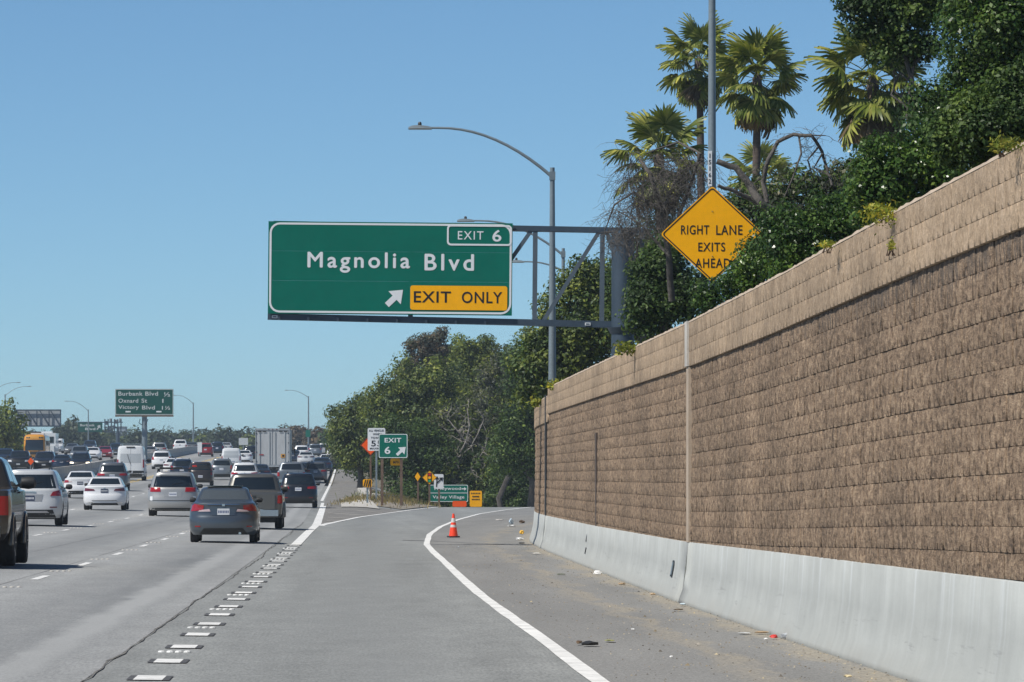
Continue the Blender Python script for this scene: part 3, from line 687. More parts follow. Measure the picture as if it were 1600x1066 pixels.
bare('dead_tree', 'grey leafless tree with a curtain of drooping twigs left of the diamond sign', [
    ([(1050,470),(1045,400),(1035,330),(1015,270),(1000,250)], .07, .03), ([(1045,380),(1075,300),(1095,240),(1060,222),(1010,240)], .04, .015),
    ([(1035,330),(990,300),(960,320),(945,360)], .03, .01), ([(1045,400),(1000,350),(965,330)], .03, .01), ([(1035,330),(1060,270),(1100,250)], .025, .012)],
    110, (1050, 3.8), 'bark', 400, .95, -1.0, .006, box=(975, 240, 1105, 330))
bare('dead_tree', 'thin grey leafless twigs hanging across the top of the gantry column', [([(1000,470),(990,420),(975,370),(965,340)], .03, .012), ([(990,420),(1000,360),(985,330)], .02, .01)], 128, (1000, 3.7), 'bark', 150, .8, -.8, .006, box=(945, 330, 1010, 380))
bare('dead_tree', 'dead tree with pale bleached branches behind the small road signs', [
    ([(703,790),(706,750),(716,715),(728,690),(734,665),(730,640)], .10, .03), ([(716,715),(735,700),(748,675),(756,655),(752,640)], .05, .015),
    ([(712,760),(730,740),(745,722),(758,700),(764,672)], .05, .015), ([(728,690),(712,670),(700,655)], .06, .02), ([(745,722),(770,712),(790,700)], .05, .02)],
    371, (703, -2.5), 'bark_pale', 60, 1.6, -.2, .022)

# small tufts on the wall top
def tuft(label, px, py, rx, ry, D, mt='leaf_ivy', n=260, name='ivy'):
    c = W(px, py, D); C = np.array(c)+rng.normal(size=(n, 3))*np.array([rx*D/F*.5, .15, ry*D/F*.5]); Nn = rng.normal(size=(n, 3)); Nn /= np.linalg.norm(Nn, axis=1, keepdims=True)
    root = empty(name, c, 0, label, 'plant'); mb = MB()
    for k in range(6): limb(mb, (random.uniform(-.05, .05), .15, -.08), Vector((random.uniform(-1, 1)*rx*D/F*.6, random.uniform(-.1, .1), random.uniform(-.6, .6)*ry*D/F)), .006, .002, .3, 4, 4)
    mb.build('stem', M['wood'], root)
    link('leaves', leafmesh('leaves', C-np.array(c), Nn, .026*(.6+.8*rng.random(n))*D/60, .4), M[mt], root)
def wD(px):   # distance at which the wall face appears at a column
    return float(np.interp(-px, [-(800+F*WX(d)/d) for d in range(38, 150)], list(range(38, 150))))
tuft('yellow-green ivy tuft spilling over the wall top, middle one', 1378, 334, 34, 18, wD(1378)+.2, n=420)
tuft('yellowing plant tuft on the wall top at the right edge', 1572, 226, 24, 12, wD(1572)+.2, n=300)
tuft('small yellow tuft on the wall top right of the pale wall joint', 1292, 382, 12, 5, wD(1292), n=90)
tuft('green ivy hanging over the wall below the gantry column', 980, 544, 22, 10, wD(980), n=260)
tuft('tiny plant rooted in a joint of the cap courses', 1392, 384, 5, 8, wD(1392)-.5, n=60)
tuft('sprig of ivy on the wall top beside the steel light pole', 868, 602, 14, 7, 134, n=200)
tuft('yellowish sprig at the far end of the wall top', 838, 628, 9, 7, 145, n=160)

# ------------------------------------------------------------------ fan palms: every frond a part
def frond_mesh(seed, dry=False):
    r = random.Random(seed); V = []; Fc = []
    Lp = r.uniform(.78, 1.02); n = 28; R = r.uniform(.66, .84)
    # petiole along +X curving down
    def pet(t): return Vector((Lp*t, 0, .10*math.sin(t*2)-.12*t*t))
    for i in range(5):
        p = pet(i/4); wv = .02-.008*i/4
        V += [(p.x, -wv, p.z), (p.x, wv, p.z), (p.x, 0, p.z-.02)]
    for i in range(4):
        a = 3*i; Fc += [(a, a+3, a+4, a+1), (a+1, a+4, a+5, a+2), (a+2, a+5, a+3, a)]
    c = pet(1.0)
    for k in range(n):
        t = (k/(n-1)-.5)*2; ang = t*math.radians(118 if not dry else 60); ln = R*(1-.22*abs(t))*r.uniform(.85, 1.1)
        d = Vector((math.cos(ang), math.sin(ang), 0)); s = Vector((-d.y, d.x, 0)); b = len(V)
        fold = .12*ln*(1 if k % 2 else -1)*.25; dr = (.22+.25*abs(t)+r.random()*.25)*(1.6 if dry else 1)
        for u, wd in ((0, .008), (.35, .050), (.68, .042), (1.0, .004)):
            q = c+d*ln*u; z = q.z-dr*ln*max(0, u-.45)**1.6*1.6-.10*u*abs(t)
            xx = q.x; yy = q.y
            V += [(xx-s.x*wd, yy-s.y*wd, z+fold*u), (xx+s.x*wd, yy+s.y*wd, z-fold*u)]
        Fc += [(b, b+1, b+3, b+2), (b+2, b+3, b+5, b+4), (b+4, b+5, b+7, b+6)]
    return fastmesh('frond', V, Fc)
FR = [frond_mesh(k) for k in range(7)]; FRD = [frond_mesh(40+k, True) for k in range(3)]
for m_ in FR: m_.materials.append(M['palm'])
for m_ in FRD: m_.materials.append(M['palm_dry'])
def palm(label, px, pyc, D, rpx, lean=0, n=40, base=3.4, tw=.17, dry=7):
    c = W(px, pyc, D); bx = c.x+lean; root = empty('fan_palm', (bx, D, base), 0, label, 'palm tree', 'fan palms above the block wall')
    top = c-Vector((bx, D, base)); mb = MB(); P_ = [Vector((0, 0, 0)).lerp(top, i/14) for i in range(15)]
    for i, p in enumerate(P_): p.x += .10*math.sin(i*.5)*(1-i/14)
    mb.tube(P_, [tw*.72*(1.25-.3*i/14)*(1+.06*(i % 2)) for i in range(15)], 10); mb.build('trunk', M['bark_palm'], root, 50)
    sc = rpx*D/F/1.62
    for k in range(n+dry):
        isd = k >= n; el = math.radians(random.uniform(-70, -50)) if isd else math.radians(82-150*((k+.5)/n)**.9+random.uniform(-10, 10))
        az = k*2.39996+random.uniform(-.3, .3); o = bpy.data.objects.new('frond', random.choice(FRD if isd else FR)); COL.objects.link(o); o.parent = root
        o.location = top+Vector((0, 0, -.25*sc*(k/n))); o.rotation_euler = (random.uniform(-.5, .5), -el, az); o.scale = (sc*random.uniform(.85, 1.1),)*3
        if isd: o['label'] = 'dead brown frond hanging'
    # leaf-base boot
    mb = MB(); mb.lathe([(tw*.72, -.6*sc), (tw*.95, -.35*sc), (tw*.9, -.1*sc), (tw*.5, .02*sc), (.02, .08*sc)], tuple(top), 10); mb.build('crown_base', M['bark_palm'], root, 60)
palm('tallest fan palm, just left of the tall light pole', 1092, 92, 190, 72, .3, 32, tw=.16)
palm('fan palm with full crown just right of the tall light pole', 1183, 118, 165, 80, 0, 36, tw=.15)
palm('largest fan palm, half covered by dark boughs at the upper right', 1364, 120, 140, 100, -.1, 38, tw=.16, dry=9)
palm('short fan palm left of the tall pole, above the dead twigs', 1030, 240, 170, 80, .2, 30)
palm('small fan palm low behind the arching bare limb', 1192, 280, 240, 62, 0, 24)

# ------------------------------------------------------------------ signs and lettering
def text(s, box, y, parent, material, o0, name='lettering', ext=.004, bold=.012, sp=1.08, thick=0):
    """box = x0,z0,x1,z1 in metres (world); fitted to the ink of the word; faces -Y"""
    cu = bpy.data.curves.new('t', 'FONT'); cu.body = s; cu.size = 1; cu.extrude = 0; cu.offset = bold; cu.space_character = sp; cu.align_x = 'LEFT'; cu.resolution_u = 4
    ob = bpy.data.objects.new('t', cu); COL.objects.link(ob)
    dg = bpy.context.evaluated_depsgraph_get(); me = bpy.data.meshes.new_from_object(ob.evaluated_get(dg)); bpy.data.objects.remove(ob)
    bm = bmesh.new(); bm.from_mesh(me)
    r = bmesh.ops.extrude_face_region(bm, geom=list(bm.faces)); vs = [v for v in r['geom'] if isinstance(v, bmesh.types.BMVert)]
    for v in vs: v.co.z += 1
    xs = [v.co.x for v in bm.verts]; ys = [v.co.y for v in bm.verts]; ax, bx, ay, by = min(xs), max(xs), min(ys), max(ys)
    for v in bm.verts:
        x = box[0]+(v.co.x-ax)/(bx-ax)*(box[2]-box[0]); z = box[1]+(v.co.y-ay)/max(by-ay, 1e-6)*(box[3]-box[1])
        v.co = Vector((x, y-v.co.z*ext, z))-o0
    bmesh.ops.recalc_face_normals(bm, faces=bm.faces)
    if thick:      # bolder strokes: the same letters set a hair proud of one another
        src = list(bm.faces)
        for k, (sx, sz) in enumerate(((-1, 0), (1, 0), (0, -1), (0, 1))):
            d_ = bmesh.ops.duplicate(bm, geom=src)
            for v in d_['geom']:
                if isinstance(v, bmesh.types.BMVert): v.co += Vector((sx*thick, -.0008*(k+1), sz*thick))
    for f_ in bm.faces: f_.smooth = False
    bm.to_mesh(me); bm.free(); me.name = name; return link(name, me, material, parent)
def rrect(x0, z0, x1, z1, r, n=5):
    P_ = []
    for cx, cz, a in ((x1-r, z1-r, 0), (x0+r, z1-r, 90), (x0+r, z0+r, 180), (x1-r, z0+r, 270)):
        for k in range(n+1):
            t = math.radians(a+90*k/n); P_.append((cx+r*math.cos(t), cz+r*math.sin(t)))
    return P_
def plate(mb, poly, y0, y1, o0):
    n = len(poly); vs = [Vector((x, y0, z))-o0 for x, z in poly]+[Vector((x, y1, z))-o0 for x, z in poly]
    mb.add(vs, [tuple(range(n)), tuple(range(2*n-1, n-1, -1))]+[(i, (i+1) % n, n+(i+1) % n, n+i) for i in range(n)]); return mb
def ring(mb, outer, inner, y0, y1, o0):
    n = len(outer); A = [Vector((x, y0, z))-o0 for x, z in outer]; B = [Vector((x, y0, z))-o0 for x, z in inner]
    A2 = [Vector((x, y1, z))-o0 for x, z in outer]; B2 = [Vector((x, y1, z))-o0 for x, z in inner]
    f = []
    for i in range(n):
        j = (i+1) % n; f += [(i, j, n+j, n+i), (2*n+i, 2*n+j, j, i), (n+i, n+j, 3*n+j, 3*n+i)]
    mb.add(A+B+A2+B2, f); return mb
def px2(box, D):   # pixel box -> world x0,z0,x1,z1
    a = W(box[0], box[3], D); b = W(box[2], box[1], D); return (a.x, a.z, b.x, b.z)
def arrow(x0, z0, x1, z1, sw=.2, hd=.5):
    """arrow polygon from tail (x0,z0) to tip (x1,z1)"""
    a = Vector((x0, z0)); b = Vector((x1, z1)); d = b-a; L_ = d.length; d.normalize(); n = Vector((-d.y, d.x)); w_ = sw*L_/2; h = hd*L_
    p = [a+n*w_, a+d*(L_-h)+n*w_, a+d*(L_-h)+n*h*.78, b, a+d*(L_-h)-n*h*.78, a+d*(L_-h)-n*w_, a-n*w_]
    return [(q.x, q.y) for q in p]
def lamp_pole(px, D, top, arm_px, arm_top, base_z, label, r=.085, mk='galv', bird=False, nm='street_lamp'):
    p = W(px, top, D); e = W(arm_px, arm_top, D); root = empty(nm, (p.x, D, base_z), 0, label, 'street lamp', 'curved arm street lamps'); o0 = Vector(root.location)
    mb = MB(); h = p.z-base_z; mb.tube([(0, 0, h*k/6) for k in range(7)], [r*(1.15-.5*k/6) for k in range(7)], 12); mb.lathe([(r*1.9, -.2), (r*1.9, .06), (r*1.3, .08)], (0, 0, 0), 10)
    mb.build('pole', M[mk], root, 50)
    a = p-o0; b = e-o0; dx = b.x-a.x; dz = b.z-a.z; mb = MB(); Q = []
    for k in range(13):
        t = k/12; Q.append(Vector((a.x+dx*t, 0, a.z-.25+(dz+.25)*(1-(1-min(1, t/.82))**2.0 if t < .82 else 1))))
    mb.tube(Q, [.045-.018*k/12 for k in range(13)], 8); mb.box(a+Vector((0, 0, -.22)), (.16, .16, .22)); mb.build('arm', M[mk], root, 50)
    s = -1 if dx < 0 else 1; mb = MB(); prof = [(0, .02), (.12, .05), (.35, .075), (.52, .06), (.62, .02)]
    q = b; V = []; 
    for u, hh in prof:
        V += [(q.x+s*(u-.42), -.12-hh, q.z-.02), (q.x+s*(u-.42), -.06, q.z+hh), (q.x+s*(u-.42), .06, q.z+hh), (q.x+s*(u-.42), .12+hh, q.z-.02), (q.x+s*(u-.42), 0, q.z-.05)]
    f = [(5*i+j, 5*i+(j+1) % 5, 5*i+5+(j+1) % 5, 5*i+5+j) for i in range(4) for j in range(5)]+[(4, 3, 2, 1, 0), (20, 21, 22, 23, 24)]
    mb.add(V, f); mb.build('lamp_head', M['galv'], root, 40)
    if D < 260: mb = MB(); mb.lathe([(.05, 0), (.05, .06), (.03, .10)], (q.x-s*.1, 0, q.z+.06), 8); mb.build('photocell', M['trim'], root)
    return root

# --- the cantilever gantry with the big green sign
D = 145.0; k_ = D/F
gantry = empty('sign_gantry', (W(972, 0, D).x, D, 3.3), 0, 'cantilever steel gantry rising behind the block wall and holding the big green exit sign', 'gantry'); o0 = Vector(gantry.location)
def gp(x, y, dD=0): return W(x, y, D)+Vector((0, dD, 0))-o0
mb = MB(); c = W(972, 500, D)
mb.tube([Vector((0, 0, -.5)), Vector((0, 0, 2.2)), Vector((-.02, 0, W(972, 364, D).z-o0.z))], [.29, .29, .29], 20); mb.build('column', M['galv_dark'], gantry, 50)
mb = MB(); mb.tube([(0, 0, W(972, 368, D).z-o0.z), (0, 0, W(972, 361, D).z-o0.z)], .33, 20); mb.build('column_cap', M['galv_dark'], gantry, 50)
mb = MB(); mb.tube([(0, 0, W(972, 512, D).z-o0.z), (0, 0, W(972, 522, D).z-o0.z)], [.4, .31], 20); mb.build('flange', M['galv_dark'], gantry, 50)
for nm, a, b, t, h in (('top_chord', (425, 354), (1004, 360), .14, .13), ('bottom_chord', (417, 499.5), (1002, 508), .16, .165)):
    for dy in (.05, .62):
        mb = MB(); mb.bar(gp(*a, dy), gp(*b, dy), t, h if dy < .1 else .12); mb.build(nm, M['galv_dark'], gantry)
for x, y0, y1 in ((834, 358, 502), (939, 360, 504), (1001, 362, 505), (640, 360, 498)):
    mb = MB(); mb.bar(gp(x, y0, .05), gp(x, y1, .05), .10, .12); mb.bar(gp(x, y0, .62), gp(x, y1, .62), .07, .07); mb.build('vertical_strut', M['galv_mid'], gantry)
for a, b in (((782, 428), (828, 361)), ((848, 502), (934, 362)), ((960, 404), (946, 364))):
    mb = MB(); mb.bar(gp(*a, .05), gp(*b, .05), .09, .10); mb.build('diagonal_brace', M['galv_mid'], gantry)
for x in (834, 939):
    mb = MB(); mb.bar(gp(x+3, 359, .05), gp(x+3, 359, .62), .06); mb.bar(gp(x+3, 504, .05), gp(x+3, 504, .62), .06); mb.build('cross_tie', M['galv_mid'], gantry)
for x, y in ((428, 500), (917, 507)):
    mb = MB(); mb.box(gp(x, y, -.05), (.14, .02, .07)); t_ = mb.build('tag_plate', M['white'], gantry); mb = MB(); mb.box(gp(x, y, -.062), (.09, .008, .03)); mb.build('tag_mark', M['galv_dark'], t_)
# walkway brackets and lamps hanging below the sign
for x in range(435, 800, 46):
    mb = MB(); mb.box(gp(x, 502+(x-417)*.015, -.12), (.05, .3, .08)); mb.build('bracket', M['galv_dark'], gantry)
# sign: three horizontal boards, frame line, panels
sD = D-.12; sign = empty('overhead_sign', (W(608, 0, sD).x, sD, W(0, 423, sD).z), 0, 'large green overhead sign reading Magnolia Blvd with yellow exit only panel', 'road sign'); s0 = Vector(sign.location)
X0, Z0, X1, Z1 = px2((417, 350.5, 798.5, 495), sD)
hs = [Z0, Z0+(Z1-Z0)*.36, Z0+(Z1-Z0)*.68, Z1]
for a, b in zip(hs[:-1], hs[1:]):
    mb = MB(); plate(mb, [(X0, a+.0015), (X1, a+.0015), (X1, b-.0015), (X0, b-.0015)], sD, sD+.05, s0); mb.build('board', M['green'], sign)
mb = MB(); i_ = .03; ring(mb, rrect(X0+.03, Z0+.03, X1-.02, Z1-.03, .26), rrect(X0+.08, Z0+.08, X1-.07, Z1-.08, .21), sD-.006, sD+.001, s0); mb.build('border', M['white'], sign)
a = px2((696, 353.5, 797.5, 386), sD); mb = MB(); ring(mb, rrect(*a, .1), rrect(a[0]+.045, a[1]+.045, a[2]-.045, a[3]-.045, .06), sD-.012, sD+.001, s0); mb.build('exit_tab_border', M['white'], sign)
text('EXIT', px2((713, 363.5, 753, 376.5), sD), sD-.002, sign, M['white'], s0, bold=.004, sp=1.2)
text('6', px2((767, 361, 781, 379.5), sD), sD-.002, sign, M['white'], s0, bold=.014)
text('Magnolia', px2((479, 398.5, 638, 429.5), sD), sD-.002, sign, M['white'], s0, bold=0, sp=1.28, thick=.011)
text('Blvd', px2((662, 400, 738, 425), sD), sD-.002, sign, M['white'], s0, bold=0, sp=1.28, thick=.011)
mb = MB(); a = W(603, 480, sD); b = W(628, 456, sD); plate(mb, arrow(a.x, a.z, b.x, b.z, .26, .52), sD-.007, sD+.001, s0); mb.build('arrow', M['white'], sign)
mb = MB(); plate(mb, rrect(*px2((639.5, 449, 791, 487), sD), .06), sD-.012, sD+.001, s0); yp = mb.build('yellow_panel', M['yellow'], sign)
for wd_, bx in (('EXIT', (645, 458, 703, 475.5)), ('ONLY', (720, 458, 783, 476))): text(wd_, px2(bx, sD), sD-.013, yp, M['black'], s0, bold=.012, sp=1.1)
for ob in (gantry, sign): ob.rotation_euler = (0, math.radians(.5), 0)
sign.location.z -= .0; 
# keep the tilted sign on its gantry
v_ = Matrix.Rotation(math.radians(.5), 3, 'Y') @ (s0-o0); sign.location = o0+v_ + Vector((0, 0, .0))

# --- yellow diamond sign on the tall pole
D = 97.0; c = W(1113, 366, D); pl = empty('light_pole', (c.x, D+.14, 3.6), 0, 'tall galvanised light pole running out of the top of the photo, with a number strip', 'pole'); p0 = Vector(pl.location)
mb = MB(); mb.tube([(0, 0, z) for z in (0, 1, 2.5, 4, 6, 7.4)], [.078, .076, .07, .066, .060, .057], 14); mb.build('pole', M['galv'], pl, 50)
mb = MB(); a = px2((1106, 236, 1112.5, 291), D+.06); plate(mb, [(a[0], a[1]), (a[2], a[1]), (a[2], a[3]), (a[0], a[3])], D+.055, D+.063, p0); ns = mb.build('number_strip', M['white'], pl)
for k, ch in enumerate('15162'): text(ch, px2((1107.3+1.2*(ch == '1'), 240+k*10, 1111.2-1.2*(ch == '1'), 247+k*10), D+.05), D+.055, ns, M['black'], p0, bold=.01)
ds = empty('warning_sign', c, 0, 'yellow diamond sign reading RIGHT LANE EXITS AHEAD, its corner behind leaves', 'road sign'); s0 = c.copy(); R_ = 80*D/F
def dia(r, cr=.05):
    P_ = rrect(-r/math.sqrt(2), -r/math.sqrt(2), r/math.sqrt(2), r/math.sqrt(2), cr, 4); cs = math.sqrt(.5)
    return [(s0.x+(x-z)*cs, s0.z+(x+z)*cs*.93) for x, z in P_]
mb = MB(); plate(mb, dia(R_*1.015), D, D+.004, s0); mb.build('panel', M['yellow'], ds)
mb = MB(); ring(mb, dia(R_*.985), dia(R_*.952, .04), D-.004, D+.001, s0); mb.build('border', M['black'], ds)
for t_, bx in (('RIGHT', (1064, 352, 1108, 366.5)), ('LANE', (1119, 352, 1160, 367)), ('EXITS', (1091, 379, 1133, 393)), ('AHEAD', (1086, 404, 1141, 418.5))):
    text(t_, px2(bx, D), D-.001, ds, M['black'], s0, bold=.008, sp=1.12)
for y in (330, 400):
    mb = MB(); mb.box(W(1113, y, D)-s0+Vector((0, .04, 0)), (.22, .07, .05)); mb.build('bracket', M['galv'], ds)
    mb = MB(); mb.lathe([(.012, -.006), (.012, .0)], W(1113, y, D)-s0+Vector((0, -.004, 0)), 8, 'Z'); mb.build('bolt', M['galv'], ds)

# --- street lamps
lamp_pole(863, 153, 262, 650, 200, 3.3, 'big steel street lamp rising behind the wall, nearest of the curved arm lamps', .10)
lamp_pole(880, 206, 388, 723, 345, 3.2, 'second street lamp, its arm passing behind the gantry truss', .09)
lamp_pole(932, 236, 455, 803, 409, 3.0, 'third street lamp, arm low behind the truss, post in dark trees', .09)
lamp_pole(482, 880, 619, 447, 610, gz1(W(482, 0, 880).x, 880), 'far street lamp right of the trailer, carrying a small teal shield', .13)
lamp_pole(302, 930, 629, 272, 618, gz1(W(302, 0, 930).x, 930), 'far street lamp between the green distance sign and the trailer', .13)
lamp_pole(138, 900, 640, 103, 627, gz1(W(138, 0, 900).x, 900), 'far street lamp left of the green distance sign', .12)
lamp_pole(8, 860, 616, 47, 604, gz1(W(8, 0, 860).x, 860), 'far street lamp at the left edge, arm pointing right', .12)
lamp_pole(-16, 800, 614, 30, 598, gz1(W(-16, 0, 800).x, 800), 'far street lamp arm entering from the left edge, topmost', .12)

# --- roadside sign helper
def road_sign(label, box, D, poly, material, posts=(), post_mat='wood', pr=.05, base=None, border=None, bw=.03, nm='road_sign'):
    X0, Z0, X1, Z1 = px2(box, D); cx = (X0+X1)/2; bz = gz1(cx, D) if base is None else base
    root = empty(nm, (cx, D, bz), 0, label, 'road sign'); o0 = Vector(root.location)
    if poly == 'diamond': P_ = [((X0+X1)/2, Z0), (X1, (Z0+Z1)/2), ((X0+X1)/2, Z1), (X0, (Z0+Z1)/2)]
    else: P_ = rrect(X0, Z0, X1, Z1, .08)
    mb = MB(); plate(mb, P_, D, D+.03, o0); mb.build('panel', M[material], root)
    if border:
        cx, cz = (X0+X1)/2, (Z0+Z1)/2; f = lambda q, s: [(cx+(x-cx)*(1-s/((X1-X0)/2)), cz+(z-cz)*(1-s/((Z1-Z0)/2))) for x, z in q]
        mb = MB(); ring(mb, f(P_, bw*.4), f(P_, bw*1.5), D-.008, D+.001, o0); mb.build('border', M[border], root)
    for p in posts:
        x = W(p, 0, D).x-o0.x; mb = MB(); mb.box((x, .09, (Z1+o0.z)/2-o0.z-.1), (pr*2, pr*2, Z1-o0.z-.05)); mb.build('post', M[post_mat], root)
    return root, o0
def words(root, o0, D, items, m='white', bold=.01):
    for t_, bx in items: text(t_, px2(bx, D), D-.003, root, M[m], o0, ext=.008, bold=bold)
r, o0 = road_sign('green gore sign reading EXIT 6 with an arrow, on wooden posts', (591.5, 678, 637, 716), 300, 'r', 'green', (597, 627), border='white', base=.3, pr=.07)
words(r, o0, 300, [('EXIT', (601, 684.5, 627, 691.5)), ('6', (601, 698, 610, 709.5))], bold=.02)
mb = MB(); a = W(620, 711, 300); b = W(634, 698.5, 300); plate(mb, arrow(a.x, a.z, b.x, b.z, .24, .5), 299.99, 300.003, o0); mb.build('arrow', M['white'], r)
r, o0 = road_sign('small yellow speed plaque hanging below the EXIT 6 sign', (610, 716.5, 628, 727.5), 300.3, 'r', 'yellow', (), base=.3); words(r, o0, 300.3, [('MPH', (614.5, 720.5, 623.5, 724.5))], 'black')
r, o0 = road_sign('white speed sign for towing vehicles reading 55 maximum, left of the EXIT 6 sign', (574.5, 669, 602, 704.5), 312, 'r', 'white', (588,), 'galv', .05, base=.5, border=None)
words(r, o0, 312, [('ALL VEHICLES', (576.5, 671.3, 600, 674.6)), ('WHEN', (582.5, 677, 596, 680.3)), ('TOWING', (579.5, 682.7, 599, 686)), ('55', (580, 688.5, 596.5, 697.5)), ('MAXIMUM', (578, 699.5, 599.5, 702.3))], 'black')
r, o0 = road_sign('orange diamond roadwork sign partly behind the white speed sign', (563, 679, 595, 712), 318, 'diamond', 'orange', (579,), 'wood', .05, base=.5, border='black')
r, o0 = road_sign('yellow and black striped object marker on the gore kerb', (567, 749, 581, 761.5), 306, 'r', 'yellow', (574, ), 'galv', .05, base=.3)
for k in range(4):
    mb = MB(); x0 = 567.5+k*3.4; q = [(x0, 761), (x0+1.7, 761), (x0+1.7+3*(k < 3), 749.8), (x0+3*(k < 3), 749.8)]
    plate(mb, [(W(x, y, 306).x, W(x, y, 306).z) for x, y in q], 305.985, 306.002, o0); mb.build('stripe', M['black'], r)
r, o0 = road_sign('yellow diamond signal ahead sign with a traffic light picture', (659.5, 735, 682.5, 757.5), 352, 'diamond', 'yellow', (671,), 'wood', .06, base=-.8, border='black', bw=.02)
mb = MB(); plate(mb, rrect(*px2((668, 739, 674.5, 754), 352), .03), 351.985, 352.002, o0); q = mb.build('signal_picture', M['black'], r)
for y, m_ in ((741.5, 'red'), (746.5, 'yellow'), (751.5, 'sgreen')): mb = MB(); plate(mb, rrect(*px2((669.2, y-1.9, 673.3, y+1.9), 352), .04), 351.975, 351.988, o0); mb.build('lamp_dot', M[m_], q)
r, o0 = road_sign('small weathered yellow sign turned half away, left of the signal ahead sign', (648, 738, 657, 752), 356, 'diamond', 'yellow', (653,), 'wood', .06, base=-1)
r, o0 = road_sign('white lane sign with black forked arrows behind the yellow diamond', (678, 741, 693, 764), 356, 'r', 'white', (686,), 'wood', .06, base=-1)
mb = MB(); a = W(682, 761, 356); b = W(683, 744, 356); plate(mb, arrow(a.x, a.z, b.x, b.z, .10, .3), 355.985, 356.002, o0); mb.build('arrow', M['black'], r)
mb = MB(); a = W(682.5, 755, 356); b = W(692, 746, 356); plate(mb, arrow(a.x, a.z, b.x, b.z, .13, .38), 355.975, 355.986, o0); mb.build('arrow', M['black'], r)
r, o0 = road_sign('green two line street sign reading Hollywood and Valley Village low past the ramp crest', (671, 757.5, 731.5, 784.5), 360, 'r', 'green', (680, 722), 'wood', .08, base=-3, border='white', bw=.03)
words(r, o0, 360, [('Hollywood', (679, 761, 720, 767.2)), ('Valley Village', (676, 774.3, 725.5, 780.6))], bold=.012)
mb = MB(); a = px2((672, 770, 730.5, 770.9), 360); plate(mb, [(a[0], a[1]), (a[2], a[1]), (a[2], a[3]), (a[0], a[3])], 359.985, 360.002, o0); mb.build('divider', M['white'], r)
mb = MB(); a = W(721, 764, 360); b = W(729, 764, 360); plate(mb, arrow(a.x, a.z, b.x, b.z, .2, .45), 359.985, 360.002, o0); mb.build('arrow', M['white'], r)
r, o0 = road_sign('amber notice board with black lines, right of the green street sign', (734, 767, 753, 792), 357, 'r', 'yellow', (738, 750), 'wood', .07, base=-3)
for y, a, b in ((770, 736, 751), (775, 738, 749), (779.5, 737, 750)):
    mb = MB(); q = px2((a, y, b, y+1.9), 357); n_ = 6
    for k in range(n_): x = q[0]+(q[2]-q[0])*k/n_; plate(mb, [(x, q[1]), (x+.055, q[1]), (x+.055, q[3]), (x, q[3])], 356.985, 357.002, o0)
    mb.build('printed_line', M['black'], r)
r, o0 = road_sign('low orange board just showing above the ramp crest', (707, 783, 729, 792), 354, 'r', 'orange', (712, 724), 'wood', .05, base=-3)

# far signs
D = 575.; r, o0 = road_sign('dark green distance sign listing Burbank Blvd, Oxnard St and Victory Blvd on one post', (180, 608, 271, 648.5), D, 'r', 'green_far', (), base=gz1(W(225, 0, D).x, D), border='white_far', bw=.05)
words(r, o0, D, [('Burbank', (185, 612, 223, 618.5)), ('Blvd', (227, 612, 247, 618.5)), ('½', (256, 613, 266, 620)), ('Oxnard', (185, 623, 216, 629.5)), ('St', (221, 623, 230, 629.5)), ('1', (253.5, 623.5, 255.5, 629.5)), ('Victory', (185, 633.5, 217, 641)), ('Blvd', (222, 634, 242, 640)), ('1½', (253, 634.5, 266, 640.5))], 'white_far', .015)
mb = MB(); mb.tube([(0, .35, 0), (0, .35, W(0, 650, D).z-o0.z)], [.30, .26], 12); mb.build('post', M['galv'], r, 50)
mb = MB(); a = W(180, 650, D)-o0; b = W(271, 650, D)-o0; mb.bar(a+Vector((0, .1, 0)), b+Vector((0, .1, 0)), .4, .16); mb.build('walkway', M['wood'], r)
for x in (201, 249): mb = MB(); mb.box(W(x, 643.5, D)-o0+Vector((0, -.7, 0)), (.5, .5, .14)); mb.build('sign_light', M['white'], r)
for x in (219, 231): mb = MB(); mb.tube([W(x, 655, D)-o0, W(x-2, 661, D)-o0, W(225, 666, D)-o0+Vector((0, .3, 0))], .04, 5); mb.build('conduit', M['galv_dark'], r)
D = 700.; gx = W(62, 0, D).x; r = empty('sign_gantry', (gx, D, gz1(gx, D)), 0, 'back of a wide sign with its steel truss over the opposite lanes', 'gantry'); o0 = Vector(r.location)
mb = MB(); plate(mb, [(W(24, 0, D).x, W(0, 666, D).z), (W(95.5, 0, D).x, W(0, 666, D).z), (W(95.5, 0, D).x, W(0, 641, D).z), (W(24, 0, D).x, W(0, 641, D).z)], D, D+.1, o0); mb.build('panel', M['sign_back'], r)
mb = MB(); 
for y in (641, 666): mb.bar(W(22, y, D)-o0+Vector((0, -.3, 0)), W(96, y, D)-o0+Vector((0, -.3, 0)), .16)
mb.build('chord', M['galv_dark'], r)
mb = MB()
for x in (24, 41, 58, 77, 95): mb.bar(W(x, 641, D)-o0+Vector((0, -.3, 0)), W(x, 666, D)-o0+Vector((0, -.3, 0)), .13)
for x in (26, 43, 62, 79): mb.bar(W(x, 641, D)-o0+Vector((0, -.35, 0)), W(x+15, 666, D)-o0+Vector((0, -.35, 0)), .11)
mb.build('truss', M['galv_dark'], r)
mb = MB(); mb.tube([W(22, 666, D)-o0, Vector((W(22, 0, D).x-o0.x, 0, 0))], .3, 10); mb.build('column', M['galv_dark'], r, 50)
D = 1000.; gx = W(178, 0, D).x; r = empty('sign_gantry', (gx, D, gz1(gx, D)), 0, 'distant gantry with a scaffold of sign backs beside a small green exit sign', 'gantry'); o0 = Vector(r.location)
mb = MB(); 
for y in (660, 675): mb.bar(W(122, y, D)-o0, W(192, y, D)-o0, .18)
for x in range(164, 192, 5): mb.bar(W(x, 655, D)-o0, W(x, 676, D)-o0, .2)
